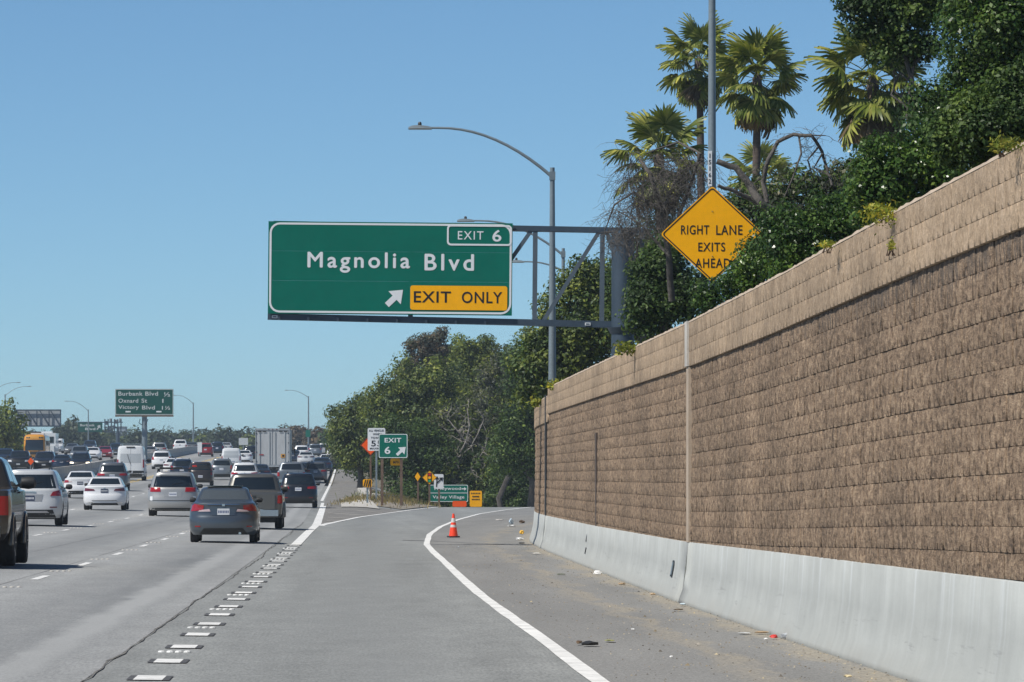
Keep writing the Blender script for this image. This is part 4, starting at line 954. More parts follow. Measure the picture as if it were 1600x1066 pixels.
mb.build('truss', M['galv_dark'], r)
mb = MB()
for x, y in ((167, 661), (173, 657), (181, 659), (188, 657), (170, 669), (178, 668), (184, 671)): mb.box(W(x, y, D)-o0+Vector((0, .2, 0)), (.45, .1, .7))
mb.build('sign_backs', M['sign_back'], r)
mb = MB(); mb.tube([W(184, 676, D)-o0, Vector((W(184, 0, D).x-o0.x, 0, 0))], .35, 8); mb.build('column', M['galv_dark'], r, 50)
r, o0 = road_sign('small distant green exit sign hanging on the far gantry', (122, 660.5, 160, 675), D-.5, 'r', 'green_far', (), base=gz1(gx, D), border=None)
words(r, o0, D-.5, [('Burbank', (125, 662.5, 148, 666.3)), ('Blvd', (133, 668.5, 149, 672.3))], 'white_far', .03)
mb = MB(); a = W(152, 671.5, D); b = W(157, 664, D); plate(mb, arrow(a.x, a.z, b.x, b.z, .2, .5), D-.52, D-.498, o0); mb.build('arrow', M['white_far'], r)
r, o0 = road_sign('narrow white sign with a dark flap on top, in the median behind the red car', (308.5, 691, 315.5, 707), 700, 'r', 'white', (312,), 'galv', .07)
mb = MB(); mb.box(W(309.8, 688, 700)-o0, (.22, .1, .3)); mb.box(W(314.2, 688, 700)-o0, (.22, .1, .3)); mb.build('beacon', M['black'], r)
r, o0 = road_sign('white rectangular sign in front of the far trees, left of the trailer', (373, 684.5, 387.5, 695.5), 900, 'r', 'white_far', (380,), 'galv', .07)
r, o0 = road_sign('small teal shield fixed to the far lamp post right of the trailer', (477.5, 672, 485, 683), 879, 'r', 'green', (), base=6)
r, o0 = road_sign('small orange diamond on the median among the oncoming cars', (43, 715, 53, 727), 470, 'diamond', 'orange', (48,), 'galv', .05)
# --- median barrier with posts, sound wall, guard rail
def longwall(name, label, offf, D0, D1, h, prof, material, cat, step=20.):
    root = empty(name, (float(offf(D0)), D0, gz1(float(offf(D0)), D0)), 0, label, cat); o0 = Vector(root.location); d = D0
    while d < D1-1:
        e = min(d+step, D1); V = []
        for q in (d+.02, e-.02):
            x = float(offf(q)); z = gz1(x, q)
            for u, v in prof: V.append((x+u-o0.x, q-o0.y, z+v*h-o0.z))
        n = len(prof); mb = MB(); mb.add(V, [(j, (j+1) % n, n+(j+1) % n, n+j) for j in range(n)]+[tuple(range(n)), tuple(range(2*n-1, n-1, -1))]); mb.build('panel', material, root); d = e
    return root
longwall('median_barrier', 'long grey concrete median barrier between the two directions of the freeway', lambda D: Xr(D)-19.8, 60, 900, .92, ((-.3, -.05), (-.28, .1), (-.1, .45), (-.08, 1), (.08, 1), (.1, .45), (.28, .1), (.3, -.05)), M['kerb'], 'barrier', 30)
longwall('sound_wall', 'brown masonry sound wall behind the school bus at the left edge', lambda D: Xr(D)-46, 430, 880, 3.0, ((-.2, -.1), (-.2, 1), (.2, 1), (.2, -.1)), m_speckled('sound_wall', (.12, .085, .08), .15, .5, 5, .9), 'wall', 25)
longwall('guard_rail', 'low grey guard rail along the far right freeway shoulder', lambda D: Xr(D)+2.6, 560, 860, .75, ((-.1, .3), (-.1, 1), (.1, 1), (.1, .3)), M['galv'], 'guard rail', 20)

# gore nose: kerb pieces, island, weeds
isl = []
def kerb_run(label, pix, h=.16, wd=.35, Dz=None):
    P_ = [at(*p) for p in pix]; root = empty('kerb', P_[0], 0, label, 'kerb'); o0 = Vector(root.location)
    for a, b in zip(P_[:-1], P_[1:]):
        mb = MB(); d = b-a; n = max(1, int(d.length/6))
        for k in range(n): mb.bar(a.lerp(b, (k+.004)/n)-o0+Vector((0, 0, h/2)), a.lerp(b, (k+.996)/n)-o0+Vector((0, 0, h/2)), wd, h+.1)
        mb.build('kerb_stone', M['kerb'], root)
kerb_run('pale concrete kerb along the back of the gore below the exit signs', [(585, 779), (620, 782), (655, 785), (690, 788)], .22, .5)
kerb_run('short pale kerb at the nose of the gore island by the striped marker', [(566, 769), (572, 777), (588, 780)], .22, .6)
strip('gore_island', lambda D: float(Xr(D))+2.6, lambda D: float(XL(D))-.3, np.arange(298, 420, 6.), 6, .02, M['kerb'] if False else M['dirt'])
strip('nose_paving', lambda D: float(Xr(D))+.9, lambda D: float(Xr(D))+2.6+.2*(310-D)/20, np.arange(288, 330, 4.), 4, .03, M['kerb'])
def weeds(label, px, py, n, sp, hgt, mt='drygrass', D=None):
    p = at(px, py) if D is None else onD(px, D); V = []; Fc = []; m = 0
    for k in range(n):
        x = random.gauss(0, sp[0]); y = random.gauss(0, sp[1]); h = hgt*random.uniform(.4, 1.1); a = random.random()*3.14; l_ = random.gauss(0, .3)*h; wv = .02+.012*random.random()
        c, s = math.cos(a)*wv, math.sin(a)*wv; z = gz1(p.x+x, p.y+y)-p.z
        V += [(x-c, y-s, z), (x+c, y+s, z), (x+l_*.5, y+l_*.3, z+h*.7), (x+l_, y+l_*.5, z+h)]; Fc += [(m, m+1, m+3, m+2)]; m += 4
    o = link('dry_weeds', fastmesh('dry_weeds', V, Fc), M[mt]); o.location = p; tag(o, label, 'grass', kind='stuff')
weeds('dry yellow weeds along the edge of the gore island', 545, 772, 500, (.25, 8), .22, D=318)
weeds('straw coloured weeds on the slope around the sign posts', 610, 770, 1300, (.9, 12), .38, D=330)
weeds('green weeds around the bases of the exit sign posts', 606, 770, 600, (1.0, 8), .40, 'leaf_mid', D=338)

# ------------------------------------------------------------------ far trees
FT = 'far trees along the horizon'
ft = [ # px, top, rx, D, mat, label
 (12, 628, 26, 620, 'leaf_bright', 'bright green tree above the sound wall at the left edge'),
 (-6, 640, 22, 600, 'leaf_mid', 'darker tree beside it, cut by the left edge'),
 (96, 668, 12, 1100, 'leaf_blue', 'small far tree under the back of the wide sign'),
 (113, 655, 16, 1150, 'leaf_blue', 'tallest far tree left of the small green exit sign'),
 (133, 668, 16, 1100, 'leaf_blue', 'far tree behind the lamp below the small green exit sign'),
 (152, 674, 15, 1180, 'leaf_mid', 'far tree under the small green exit sign'),
 (172, 682, 14, 1150, 'leaf_blue', 'low far tree left of the white cargo van'),
 (196, 690, 14, 1200, 'leaf_mid', 'low far tree behind the white cargo van'),
 (214, 676, 15, 1150, 'leaf_blue', 'far tree left of the distance sign post'),
 (240, 676, 15, 1150, 'leaf_blue', 'far tree right of the distance sign post'),
 (262, 678, 15, 1200, 'leaf_blue', 'pointed far tree left of the white pickup'),
 (290, 680, 11, 1250, 'leaf_blue', 'narrow far tree right behind the white pickup'),
 (322, 684, 15, 1150, 'leaf_mid', 'low far tree behind the narrow white median sign'),
 (346, 672, 18, 1120, 'leaf_blue', 'broad far tree above the small white van'),
 (366, 678, 15, 1150, 'leaf_blue', 'far tree left of the white rectangular sign'),
 (392, 682, 14, 1130, 'leaf_mid', 'far tree touching the left side of the trailer'),
 (412, 684, 14, 1150, 'leaf_mid', 'far tree hidden mostly by the trailer'),
 (452, 668, 16, 980, 'leaf_rust', 'brownish bare looking tree right of the trailer'),
 (472, 670, 15, 980, 'leaf_rust', 'brownish tree just left of the far lamp with the shield'),
 (500, 672, 17, 900, 'leaf_rust', 'brownish grey tree right of the far lamp with the shield'),
 (522, 668, 14, 820, 'leaf_dark', 'dark narrow tree beside the grove at the freeway edge'),
 (532, 655, 14, 620, 'leaf_dark', 'dark green tree left of the pale leaved tree'),
 (540, 690, 20, 560, 'leaf_grey', 'low greyish bush under the pale leaved tree')]
for px, top, rx, D, mt, lab in ft:
    gx = W(px, 0, D).x; gzv = gz1(gx, D); by = HY-(gzv-H)*F/D; hh = by-top
    E = [(px, top+hh*.42, rx*.95, hh*.36), (px-rx*.5, top+hh*.62, rx*.75, hh*.32), (px+rx*.55, top+hh*.6, rx*.8, hh*.34), (px+rx*.1, top+hh*.2, rx*.5, hh*.2), (px, top+hh*.8, rx*1.1, hh*.22)]
    tree('tree', lab, E, D, (px, gzv), [mt], 110, .075*D/60, 22, .020*D/60, tr=.25, group=FT, fill=.4, ragged=.5)
for k, (a, b, D) in enumerate(((-60, 120, 1500), (120, 300, 1500), (300, 450, 1450), (430, 560, 1300))):
    E = []; 
    for x in np.arange(a, b, 13): E.append((x, 692+random.uniform(-5, 4), 13, 16, random.uniform(-30, 30)))
    C, Nn, Sz = puffs([(lambda c, e: (c.x, c.y, c.z, e[2]*D/F, 3, e[3]*D/F))(W(e[0], e[1], D+e[4]), e) for e in E], 150, 1.6, 22, .5)
    o = link('distant_wood', leafmesh('distant_wood', C, Nn, Sz), M['leaf_blue']); tag(o, ['far hazy belt of trees at the left edge', 'far hazy belt of trees behind the distance sign', 'far hazy belt of trees behind the trailer', 'far hazy belt of trees at the road vanishing point'][k], 'wood', kind='stuff')
# distant pale buildings between the trees
def building(label, px, top, wpx, D, col, rows=3):
    gx = W(px, 0, D).x; z0 = gz1(gx, D)-1; h = W(0, top, D).z-z0; wd = wpx*D/F; r = empty('building', (gx, D, z0), 0, label, 'building'); mb = MB(); mb.box((0, 4, h/2), (wd, 8, h)); mb.build('walls', mat('far_wall', col, .8), r)
    mb = MB(); mb.box((0, 4, h+.15), (wd*1.06, 8.4, .3)); mb.build('roof', M['galv'], r)
    for i in range(rows):
        for j in range(2): mb = MB(); mb.box((wd*(-.25+.5*j), -.01, h*(.55+.13*i)), (wd*.28, .1, h*.07)); mb.build('window', M['glass'], r)
building('pale tower block between the far gantry and the white van', 190, 668, 12, 1700, (.30, .36, .42))
building('small pale building in the far trees left of the white pickup', 276, 692, 14, 1500, (.42, .45, .47), 2)
building('small whitish building behind the school bus', 60, 688, 24, 1300, (.5, .52, .54), 2)

exec_vehicles = True
# ------------------------------------------------------------------ vehicles
def copy_tree(o, parent=None):
    c = o.copy(); COL.objects.link(c); c.parent = parent
    for ch in o.children: copy_tree(ch, c)
    return c
class Car:
    """body of stacked plan outlines; y=0 is the rear end, +y the front; x across; z up"""
    A, B = 2.7, 2.3
    def __init__(s, sl, L): s.sl = np.array(sl, float); s.L = L      # rows z,R,F,W,cr,cf
    def at(s, z): return [float(np.interp(z, s.sl[:, 0], s.sl[:, i])) for i in range(1, 6)]
    def rear(s, x, z):
        R, Fr, Wd, cr, cf = s.at(z); t = min(abs(x)/Wd, .9995); return R+cr*(1-(1-t**s.A)**(1/s.B))
    def front(s, x, z):
        R, Fr, Wd, cr, cf = s.at(z); t = min(abs(x)/Wd, .9995); return Fr-cf*(1-(1-t**s.A)**(1/s.B))
    def side(s, y, z):
        R, Fr, Wd, cr, cf = s.at(z)
        if y < R+cr: u = max(0, (y-R)/cr); return Wd*(1-(1-u)**s.B)**(1/s.A)
        if y > Fr-cf: u = max(0, (Fr-y)/cf); return Wd*(1-(1-u)**s.B)**(1/s.A)
        return Wd
    def ring(s, z):
        R, Fr, Wd, cr, cf = s.at(z); P_ = []
        for th in np.linspace(0, 90, 9):
            a = math.radians(th); P_.append((Wd*math.sin(a)**(2/s.A), R+cr*(1-math.cos(a)**(2/s.B))))
        for t in np.linspace(0, 1, 7)[1:-1]: P_.append((Wd, (R+cr)*(1-t)+(Fr-cf)*t))
        for th in np.linspace(90, 0, 9):
            a = math.radians(th); P_.append((Wd*math.sin(a)**(2/s.A), Fr-cf*(1-math.cos(a)**(2/s.B))))
        return P_+[(-x, y) for x, y in P_[-2:0:-1]]
    def body(s, zs):
        V = []; zs = sorted(set(round(z, 4) for z in zs))
        for z in zs: V += [(x, y, z) for x, y in s.ring(z)]
        n = len(V)//len(zs); m = len(zs)
        Fc = [(i*n+j, i*n+(j+1) % n, (i+1)*n+(j+1) % n, (i+1)*n+j) for i in range(m-1) for j in range(n)]
        Fc += [tuple(range(n-1, -1, -1)), tuple((m-1)*n+j for j in range(n))]; mb = MB(); mb.add(V, Fc); return mb
    def patch(s, q, where, e=.006, nu=6, nv=4, side=1):
        """q: four corners (a,z): bl, br, tr, tl ; a is x for rear/front and y for side"""
        V = []; 
        for lay in (e, -.03):
            for j in range(nv+1):
                for i in range(nu+1):
                    u = i/nu; v = j/nv; a = (q[0][0]*(1-u)+q[1][0]*u)*(1-v)+(q[3][0]*(1-u)+q[2][0]*u)*v; z = (q[0][1]*(1-u)+q[1][1]*u)*(1-v)+(q[3][1]*(1-u)+q[2][1]*u)*v
                    if where == 'rear': V.append((a, s.rear(a, z)-lay, z))
                    elif where == 'front': V.append((a, s.front(a, z)+lay, z))
                    else: V.append((side*(s.side(a, z)+lay), a, z))
        k = nu+1; nb = (nu+1)*(nv+1); Fc = [(j*k+i, j*k+i+1, (j+1)*k+i+1, (j+1)*k+i) for j in range(nv) for i in range(nu)]
        bd = [i for i in range(nu)]+[nu+j*k for j in range(nv)]+[nv*k+i for i in range(nu, 0, -1)]+[j*k for j in range(nv, 0, -1)]
        Fc += [(bd[t], bd[(t+1) % len(bd)], nb+bd[(t+1) % len(bd)], nb+bd[t]) for t in range(len(bd))]
        mb = MB(); mb.add(V, Fc); return mb
def mirq(q): return [(-q[1][0], q[1][1]), (-q[0][0], q[0][1]), (-q[3][0], q[3][1]), (-q[2][0], q[2][1])]
WHEELS = {}
def wheel(parent, x, y, r, wd, sgn):
    key = (r, wd)
    if key not in WHEELS:
        t = MB(); t.lathe([(r*.62, -wd/2), (r*.93, -wd/2), (r, -wd/2+.03), (r, -.01), (r*.985, 0), (r, .01), (r, wd/2-.03), (r*.93, wd/2), (r*.62, wd/2)], (0, 0, 0), 24, 'X')
        c = MB(); c.lathe([(r*.62, wd/2-.05), (r*.64, wd/2-.005), (r*.6, wd/2-.004), (r*.57, wd/2-.05)], (0, 0, 0), 20, 'X')
        for k in range(5):
            a = k*2*math.pi/5; c.bar((wd/2-.03, 0, 0), (wd/2-.02, math.cos(a)*r*.6, math.sin(a)*r*.6), .05, .025)
        c.lathe([(r*.14, wd/2-.05), (r*.12, wd/2-.005), (.01, wd/2-.004)], (0, 0, 0), 10, 'X')
        WHEELS[key] = (t.mesh('tyre', 40), c.mesh('rim', 40))
    tm, cm_ = WHEELS[key]; o = link('wheel', tm, M['rubber'], parent); o.name = 'wheel'; o.location = (x, y, r); o.rotation_euler = (0, 0, 0 if sgn > 0 else math.pi)
    link('rim', cm_, M['alloy'], o)
CUT = []
def finish_body(mb, cutters, root, pmat, smooth=32):
    me = mb.mesh('body'); ob = bpy.data.objects.new('body', me); COL.objects.link(ob)
    for c in cutters:
        co = bpy.data.objects.new('cut', c.mesh('cut')); COL.objects.link(co); md = ob.modifiers.new('b', 'BOOLEAN'); md.object = co; md.operation = 'DIFFERENCE'; md.solver = 'EXACT'; CUT.append(co)
    dg = bpy.context.evaluated_depsgraph_get(); dg.update(); m2 = bpy.data.meshes.new_from_object(ob.evaluated_get(dg)); bpy.data.objects.remove(ob)
    for c in CUT: bpy.data.objects.remove(c)
    CUT.clear()
    m2.polygons.foreach_set('use_smooth', np.ones(len(m2.polygons), bool)); m2.set_sharp_from_angle(angle=math.radians(smooth)); m2.name = 'body'
    return link('body', m2, P[pmat], root)
def vehicle(name, c, zs, paint_, r=.33, ww=.22, wy=(.85, 3.6), track=None, rear_glass=None, front_glass=None, sides=(), tails=(), heads=(), plate=None, plate_mat='plate', extra=None, bumper=None, glassm='glass', mirror=(None, None), bed=None, grille=None, handle=True, archs=1.0):
    root = empty(name, (0, 0, 0)); Wm = max(c.sl[:, 3]); track = track or Wm-ww/2-.015
    body = c.body(zs); cut = []
    for y in wy:
        for s in (-1, 1):
            q = MB(); q.lathe([(r*1.13*archs, 0), (r*1.13*archs, .32)], (s*(Wm+.05)-(.32 if s > 0 else 0), y, r*1.02), 24, 'X'); cut.append(q)
    if bed: q = MB(); q.box(bed[0], bed[1]); cut.append(q)
    finish_body(body, cut, root, paint_)
    for y in wy:
        for s in (-1, 1): wheel(root, s*track, y, r, ww, s)
    # dark underside so that nothing shows through below the bumper
    mb = MB(); mb.box((0, c.L/2, .27), (Wm*1.5, c.L*.86, .14)); mb.build('underbody', M['trim'], root)
    if rear_glass: c.patch(rear_glass, 'rear', .006, 10, 6).build('rear_window', M[glassm], root, 30)
    if front_glass: c.patch(front_glass, 'front', .006, 10, 6).build('windshield', M['glass'], root, 30)
    for q in sides:
        for s in (-1, 1): c.patch(q, 'side', .006, 6, 3, s).build('side_window', M['glass'], root, 30)
    for q, mt in tails:
        for s in (0, 1): c.patch(mirq(q) if s else q, 'rear', .014, 6, 3).build('tail_light', M[mt], root, 30)
    for q, mt in heads:
        for s in (0, 1): c.patch(mirq(q) if s else q, 'front', .014, 6, 3).build('headlight', M[mt], root, 30)
    if plate:
        x, z = plate; q = [(x-.155, z-.08), (x+.155, z-.08), (x+.155, z+.08), (x-.155, z+.08)]; pq = c.patch(q, 'rear', .016, 2, 2).build('licence_plate', M[plate_mat], root)
        ink = M['plate_ink'] if plate_mat == 'plate' else M['plate']
        for k in range(7): xx = x-.12+k*.04; c.patch([(xx-.011, z-.035), (xx+.011, z-.035), (xx+.011, z+.03), (xx-.011, z+.03)], 'rear', .02, 1, 1).build('plate_mark', ink, pq)
    if bumper:
        for q, mt in bumper: c.patch(q, 'rear', .010, 10, 3).build('bumper_trim', M[mt], root, 30)
    if grille: 
        gq = c.patch(grille, 'front', .010, 8, 3).build('grille', M['trim'], root, 30)
        x = max(abs(grille[0][0]), .3); z0 = c.sl[0, 0]; c.patch([(-.7, z0+.05), (.7, z0+.05), (.62, z0+.2), (-.62, z0+.2)], 'front', .01, 8, 3).build('air_intake', M['trim'], root, 30)
        zp = (grille[0][1]+z0)/2+.06; c.patch([(-.16, zp-.06), (.16, zp-.06), (.16, zp+.06), (-.16, zp+.06)], 'front', .02, 2, 2).build('licence_plate', M['plate'], root)
    if mirror[0]:
        y, z = mirror[:2]; ms = (mirror[2] if len(mirror) > 2 else 1.)*.72
        for s in (-1, 1):
            mb = MB(); x0 = c.side(y, z); 
            mb.lathe([(.02*ms, -.12*ms), (.085*ms, -.10*ms), (.10*ms, 0), (.085*ms, .09*ms), (.03*ms, .12*ms)], (s*(x0+.15*ms), y, z+.05), 10, 'X'); mb.bar((s*(x0-.02), y, z), (s*(x0+.1), y, z+.03), .05, .05)
            mb.build('mirror', M['trim'], root, 50)
    if handle and sides:
        for q in sides[:2]:
            for s in (-1, 1):
                y = (q[0][0]+.12); z = q[0][1]-.10; mb = MB(); mb.box((s*(c.side(y, z)+.015), y, z), (.03, .2, .035)); mb.build('door_handle', M['trim'], root)
    if extra: extra(root, c)
    return root

PR = {}
# --- compact sedan seen up close
def sedan_c(L, Wd, Hh, deck=1.02, wb=1.06, cab=.62, rbase=.62, rtop=1.15):
    sl = [(.20, .12, L-.16, Wd*.90, .5, .7), (.30, .03, L-.05, Wd*.97, .52, .8), (.45, .0, L, Wd, .52, .85), (.62, .01, L-.01, Wd, .5, .85), (.72, .05, L-.06, Wd*.995, .48, .85),
          (.82, .055, L-.28, Wd*.985, .46, .8), (.90, .06, L-.62, Wd*.96, .44, .7), (deck-.04, .045, L-.9, Wd*.925, .42, .6), (deck-.005, .075, L-1.05, Wd*.89, .40, .55), (deck+.012, .2, L-1.15, Wd*.865, .38, .5),
          (deck+.03, rbase-.08, L-1.22, Wd*.845, .34, .5), (deck+.06, rbase+.04, L-1.30, Wd*.825, .30, .5), (Hh-.14, rtop-.08, L-1.86, Wd*.715, .26, .4), (Hh-.07, rtop+.06, L-2.02, Wd*.68, .26, .4), (Hh-.03, rtop+.24, L-2.2, Wd*.62, .26, .4), (Hh-.008, rtop+.5, L-2.45, Wd*.47, .3, .4), (Hh, rtop+.75, L-2.75, Wd*.25, .3, .3)]
    return Car(sl, L), [.20, .25, .30, .38, .45, .53, .62, .67, .72, .78, .82, .86, .90, .94, deck-.04, deck-.005, deck+.012, deck+.03, deck+.06, deck+.13, deck+.20, deck+.27, Hh-.14, Hh-.10, Hh-.07, Hh-.03, Hh-.008, Hh]
c, zs = sedan_c(4.55, .878, 1.435)
def civ(root, c):
    c.patch([(-.42, 1.005-.035), (.42, 1.005-.035), (.40, .985), (-.40, .985)], 'rear', .02, 10, 1).build('chrome_strip', M['chrome'], root)
    c.patch([(-.30, .70), (.30, .70), (.34, .93), (-.34, .93)], 'rear', .009, 6, 2).build('plate_recess', P['slate'], root, 30)
    for s in (-1, 1): c.patch([(s*.66-.07, .40), (s*.66+.07, .40), (s*.66+.07, .43), (s*.66-.07, .43)], 'rear', .012, 3, 1).build('reflector', M['tail'], root)
    mb = MB(); mb.tube([(.42, .02, .24), (.42, .3, .24)], .035, 8); mb.build('exhaust', M['chrome'], root)
    mb = MB(); mb.box((0, c.rear(0, .96)-.016, .96), (.07, .012, .055)); mb.build('badge', M['chrome'], root)
    mb = MB(); mb.box((0, 1.75, 1.445), (.9, .65, .02)); mb.build('sunroof', M['glass'], root)
    mb = MB(); mb.box((0, c.rear(0, 1.05)+.06, 1.055), (1.1, .10, .018)); mb.build('spoiler', P['slate'], root)
PR['civic'] = vehicle('compact_sedan', c, zs, 'slate', .315, .215, (.93, 3.62), rear_glass=[(-.63, 1.10), (.63, 1.10), (.52, 1.36), (-.52, 1.36)], front_glass=[(-.6, 1.10), (.6, 1.10), (.5, 1.36), (-.5, 1.36)],
    sides=[([(1.15, 1.08), (1.95, 1.08), (1.95, 1.34), (1.45, 1.33)]), ([(2.02, 1.08), (2.95, 1.08), (2.45, 1.34), (2.02, 1.34)])],
    tails=[([(.52, .83), (.84, .80), (.80, 1.0), (.50, .95)], 'tail'), ([(.33, .795), (.66, .79), (.60, .835), (.36, .86)], 'tail_clear')], heads=[([(.42, .62), (.80, .66), (.76, .76), (.45, .72)], 'head')],
    plate=(0, .79), bumper=[([(-.62, .215), (.62, .215), (.50, .37), (-.50, .37)], 'trim')], glassm='glass_grey', mirror=(3.0, 1.03), grille=[(-.38, .6), (.38, .6), (.40, .70), (-.40, .70)], extra=civ)
# --- mid-size sedan
c, zs = sedan_c(4.75, .92, 1.44, 1.03)
def acu(root, c):
    for s in (-1, 1): c.patch([(s*.62-.12, .30), (s*.62+.12, .30), (s*.62+.12, .35), (s*.62-.12, .35)], 'rear', .014, 3, 1).build('exhaust_trim', M['chrome'], root)
    mb = MB(); mb.box((0, c.rear(0, .93)-.012, .94), (.08, .012, .05)); mb.build('badge', M['chrome'], root)
    c.patch([(-.5, .39), (.5, .39), (.55, .42), (-.55, .42)], 'rear', .012, 6, 1).build('bumper_crease', P['grey'], root)
PR['sedan'] = vehicle('sedan', c, zs, 'white', .325, .225, (.98, 3.74), rear_glass=[(-.66, 1.10), (.66, 1.10), (.55, 1.36), (-.55, 1.36)], front_glass=[(-.62, 1.10), (.62, 1.10), (.52, 1.36), (-.52, 1.36)],
    sides=[([(1.2, 1.09), (2.0, 1.09), (2.0, 1.34), (1.5, 1.33)]), ([(2.07, 1.09), (3.05, 1.09), (2.5, 1.34), (2.07, 1.34)])],
    tails=[([(.40, .83), (.87, .81), (.84, .95), (.46, .90)], 'tail_dark')], heads=[([(.45, .62), (.85, .67), (.80, .77), (.5, .73)], 'head')], plate=(0, .83), plate_mat='plate_dark', bumper=[([(-.6, .21), (.6, .21), (.55, .30), (-.55, .30)], 'trim')], mirror=(3.1, 1.04), grille=[(-.4, .6), (.4, .6), (.42, .72), (-.42, .72)], extra=acu)
c, zs = sedan_c(4.60, .885, 1.455, 1.05)
PR['sedan2'] = vehicle('sedan', c, zs, 'white', .315, .205, (.95, 3.62), rear_glass=[(-.62, 1.12), (.62, 1.12), (.52, 1.38), (-.52, 1.38)], front_glass=[(-.6, 1.12), (.6, 1.12), (.5, 1.38), (-.5, 1.38)],
    sides=[([(1.2, 1.10), (2.0, 1.10), (2.0, 1.36), (1.5, 1.35)]), ([(2.07, 1.10), (3.0, 1.10), (2.45, 1.36), (2.07, 1.36)])],
    tails=[([(.60, .84), (.86, .82), (.83, .98), (.62, .95)], 'tail'), ([(.40, .86), (.60, .85), (.60, .90), (.44, .90)], 'tail_clear')], heads=[([(.45, .64), (.82, .68), (.78, .79), (.48, .75)], 'head')], plate=(0, .80), plate_mat='plate_dark', bumper=[([(-.7, .21), (.7, .21), (.6, .40), (-.6, .40)], 'trim')], mirror=(3.0, 1.06), grille=[(-.4, .6), (.4, .6), (.42, .72), (-.42, .72)])
# --- SUVs
def suv_c(L, Wd, Hh, belt=1.08, rt=.42, roofw=.70):
    sl = [(.24, .10, L-.14, Wd*.92, .45, .6), (.36, .02, L-.04, Wd*.98, .48, .7), (.55, .0, L, Wd, .48, .75), (.70, .02, L-.02, Wd, .46, .75), (.85, .06, L-.08, Wd*.995, .44, .75),
          (.98, .08, L-.35, Wd*.98, .42, .65), (belt-.01, .10, L-.8, Wd*.955, .40, .55), (belt+.03, .13, L-1.1, Wd*.93, .38, .5), (belt+.08, .17, L-1.25, Wd*.91, .36, .5),
          (Hh-.22, rt-.06, L-1.86, Wd*.80, .30, .4), (Hh-.10, rt-.04, L-2.06, Wd*.75, .28, .4), (Hh-.05, rt-.02, L-2.2, Wd*.71, .28, .4), (Hh-.018, rt+.10, L-2.4, Wd*.62, .3, .4), (Hh, rt+.35, L-2.7, Wd*.42, .3, .3)]
    return Car(sl, L), [.24, .30, .36, .45, .55, .62, .70, .78, .85, .92, .98, belt-.04, belt-.01, belt+.03, belt+.08, belt+.16, belt+.26, Hh-.30, Hh-.22, Hh-.15, Hh-.10, Hh-.05, Hh-.018, Hh]
def suv_extra(rails=True, wiper=True, rc='trim'):
    def f(root, c):
        Hh = c.sl[-1, 0]; rt = c.sl[-3, 1]
        if rails:
            for s in (-1, 1):
                mb = MB(); x = c.sl[-1, 3]*1.35*s; mb.tube([(x, rt+.35, Hh-.03), (x, rt+.45, Hh+.035), (x, rt+1.9, Hh+.045), (x, rt+2.0, Hh-.03)], .02, 6); mb.build('roof_rail', M[rc], root, 50)
        mb = MB(); mb.tube([(0, rt+.3, Hh-.01), (0, rt+.15, Hh+.12)], .008, 5); mb.build('antenna', M['trim'], root)
        if wiper: z = c.sl[8, 0]+.08; mb = MB(); mb.bar((-.05, c.rear(0, z)-.02, z), (.38, c.rear(.38, z+.1)-.02, z+.09), .015); mb.build('wiper', M['trim'], root)
    return f
c, zs = suv_c(5.0, .98, 1.77, 1.12, .38)
def pf(root, c):
    suv_extra(True)(root, c)
    c.patch([(-.60, .40), (.60, .40), (.52, .46), (-.52, .46)], 'rear', .018, 8, 1).build('skid_plate', M['alloy'], root)
    for s in (-1, 1):
        c.patch([(s*.72-.11, .56), (s*.72+.11, .56), (s*.72+.11, .595), (s*.72-.11, .595)], 'rear', .012, 3, 1).build('reflector', M['tail_dark'], root)
    c.patch([(-.36, .76), (.36, .76), (.40, .98), (-.40, .98)], 'rear', .006, 6, 2).build('plate_recess', P['silver'], root, 30)
    mb = MB(); mb.box((0, c.rear(0, 1.06)-.012, 1.055), (.34, .02, .035)); mb.build('chrome_strip', M['chrome'], root)
PR['suvL'] = vehicle('large_suv', c, zs, 'pearl', .37, .24, (.98, 3.88), rear_glass=[(-.80, 1.17), (.80, 1.17), (.68, 1.60), (-.68, 1.60)], front_glass=[(-.72, 1.2), (.72, 1.2), (.62, 1.62), (-.62, 1.62)],
    sides=[([(.62, 1.25), (1.35, 1.20), (1.35, 1.58), (.75, 1.55)]), ([(1.42, 1.18), (2.25, 1.18), (2.25, 1.6), (1.42, 1.6)]), ([(2.32, 1.18), (3.35, 1.18), (2.85, 1.6), (2.32, 1.6)])],
    tails=[([(.62, .93), (.95, .93), (.93, 1.12), (.70, 1.06)], 'tail')], heads=[([(.5, .78), (.92, .82), (.88, .95), (.55, .92)], 'head')], plate=(-.02, .86), plate_mat='plate_dark', bumper=[([(-.80, .25), (.80, .25), (.70, .50), (-.70, .50)], 'trim')], mirror=(3.45, 1.16, 1.25), grille=[(-.45, .72), (.45, .72), (.5, .92), (-.5, .92)], extra=pf)
c, zs = suv_c(4.7, .94, 1.70, 1.06, .42)
def bm(root, c):
    suv_extra(True, True)(root, c)
    mb = MB(); mb.lathe([(.04, -.01), (.04, .0)], (0, c.rear(0, 1.03)-.02, 1.03), 10); mb.build('badge', M['chrome'], root)
    for s in (-1, 1): c.patch([(s*.62-.10, .47), (s*.62+.10, .47), (s*.62+.10, .50), (s*.62-.10, .50)], 'rear', .012, 3, 1).build('reflector', M['tail'], root)
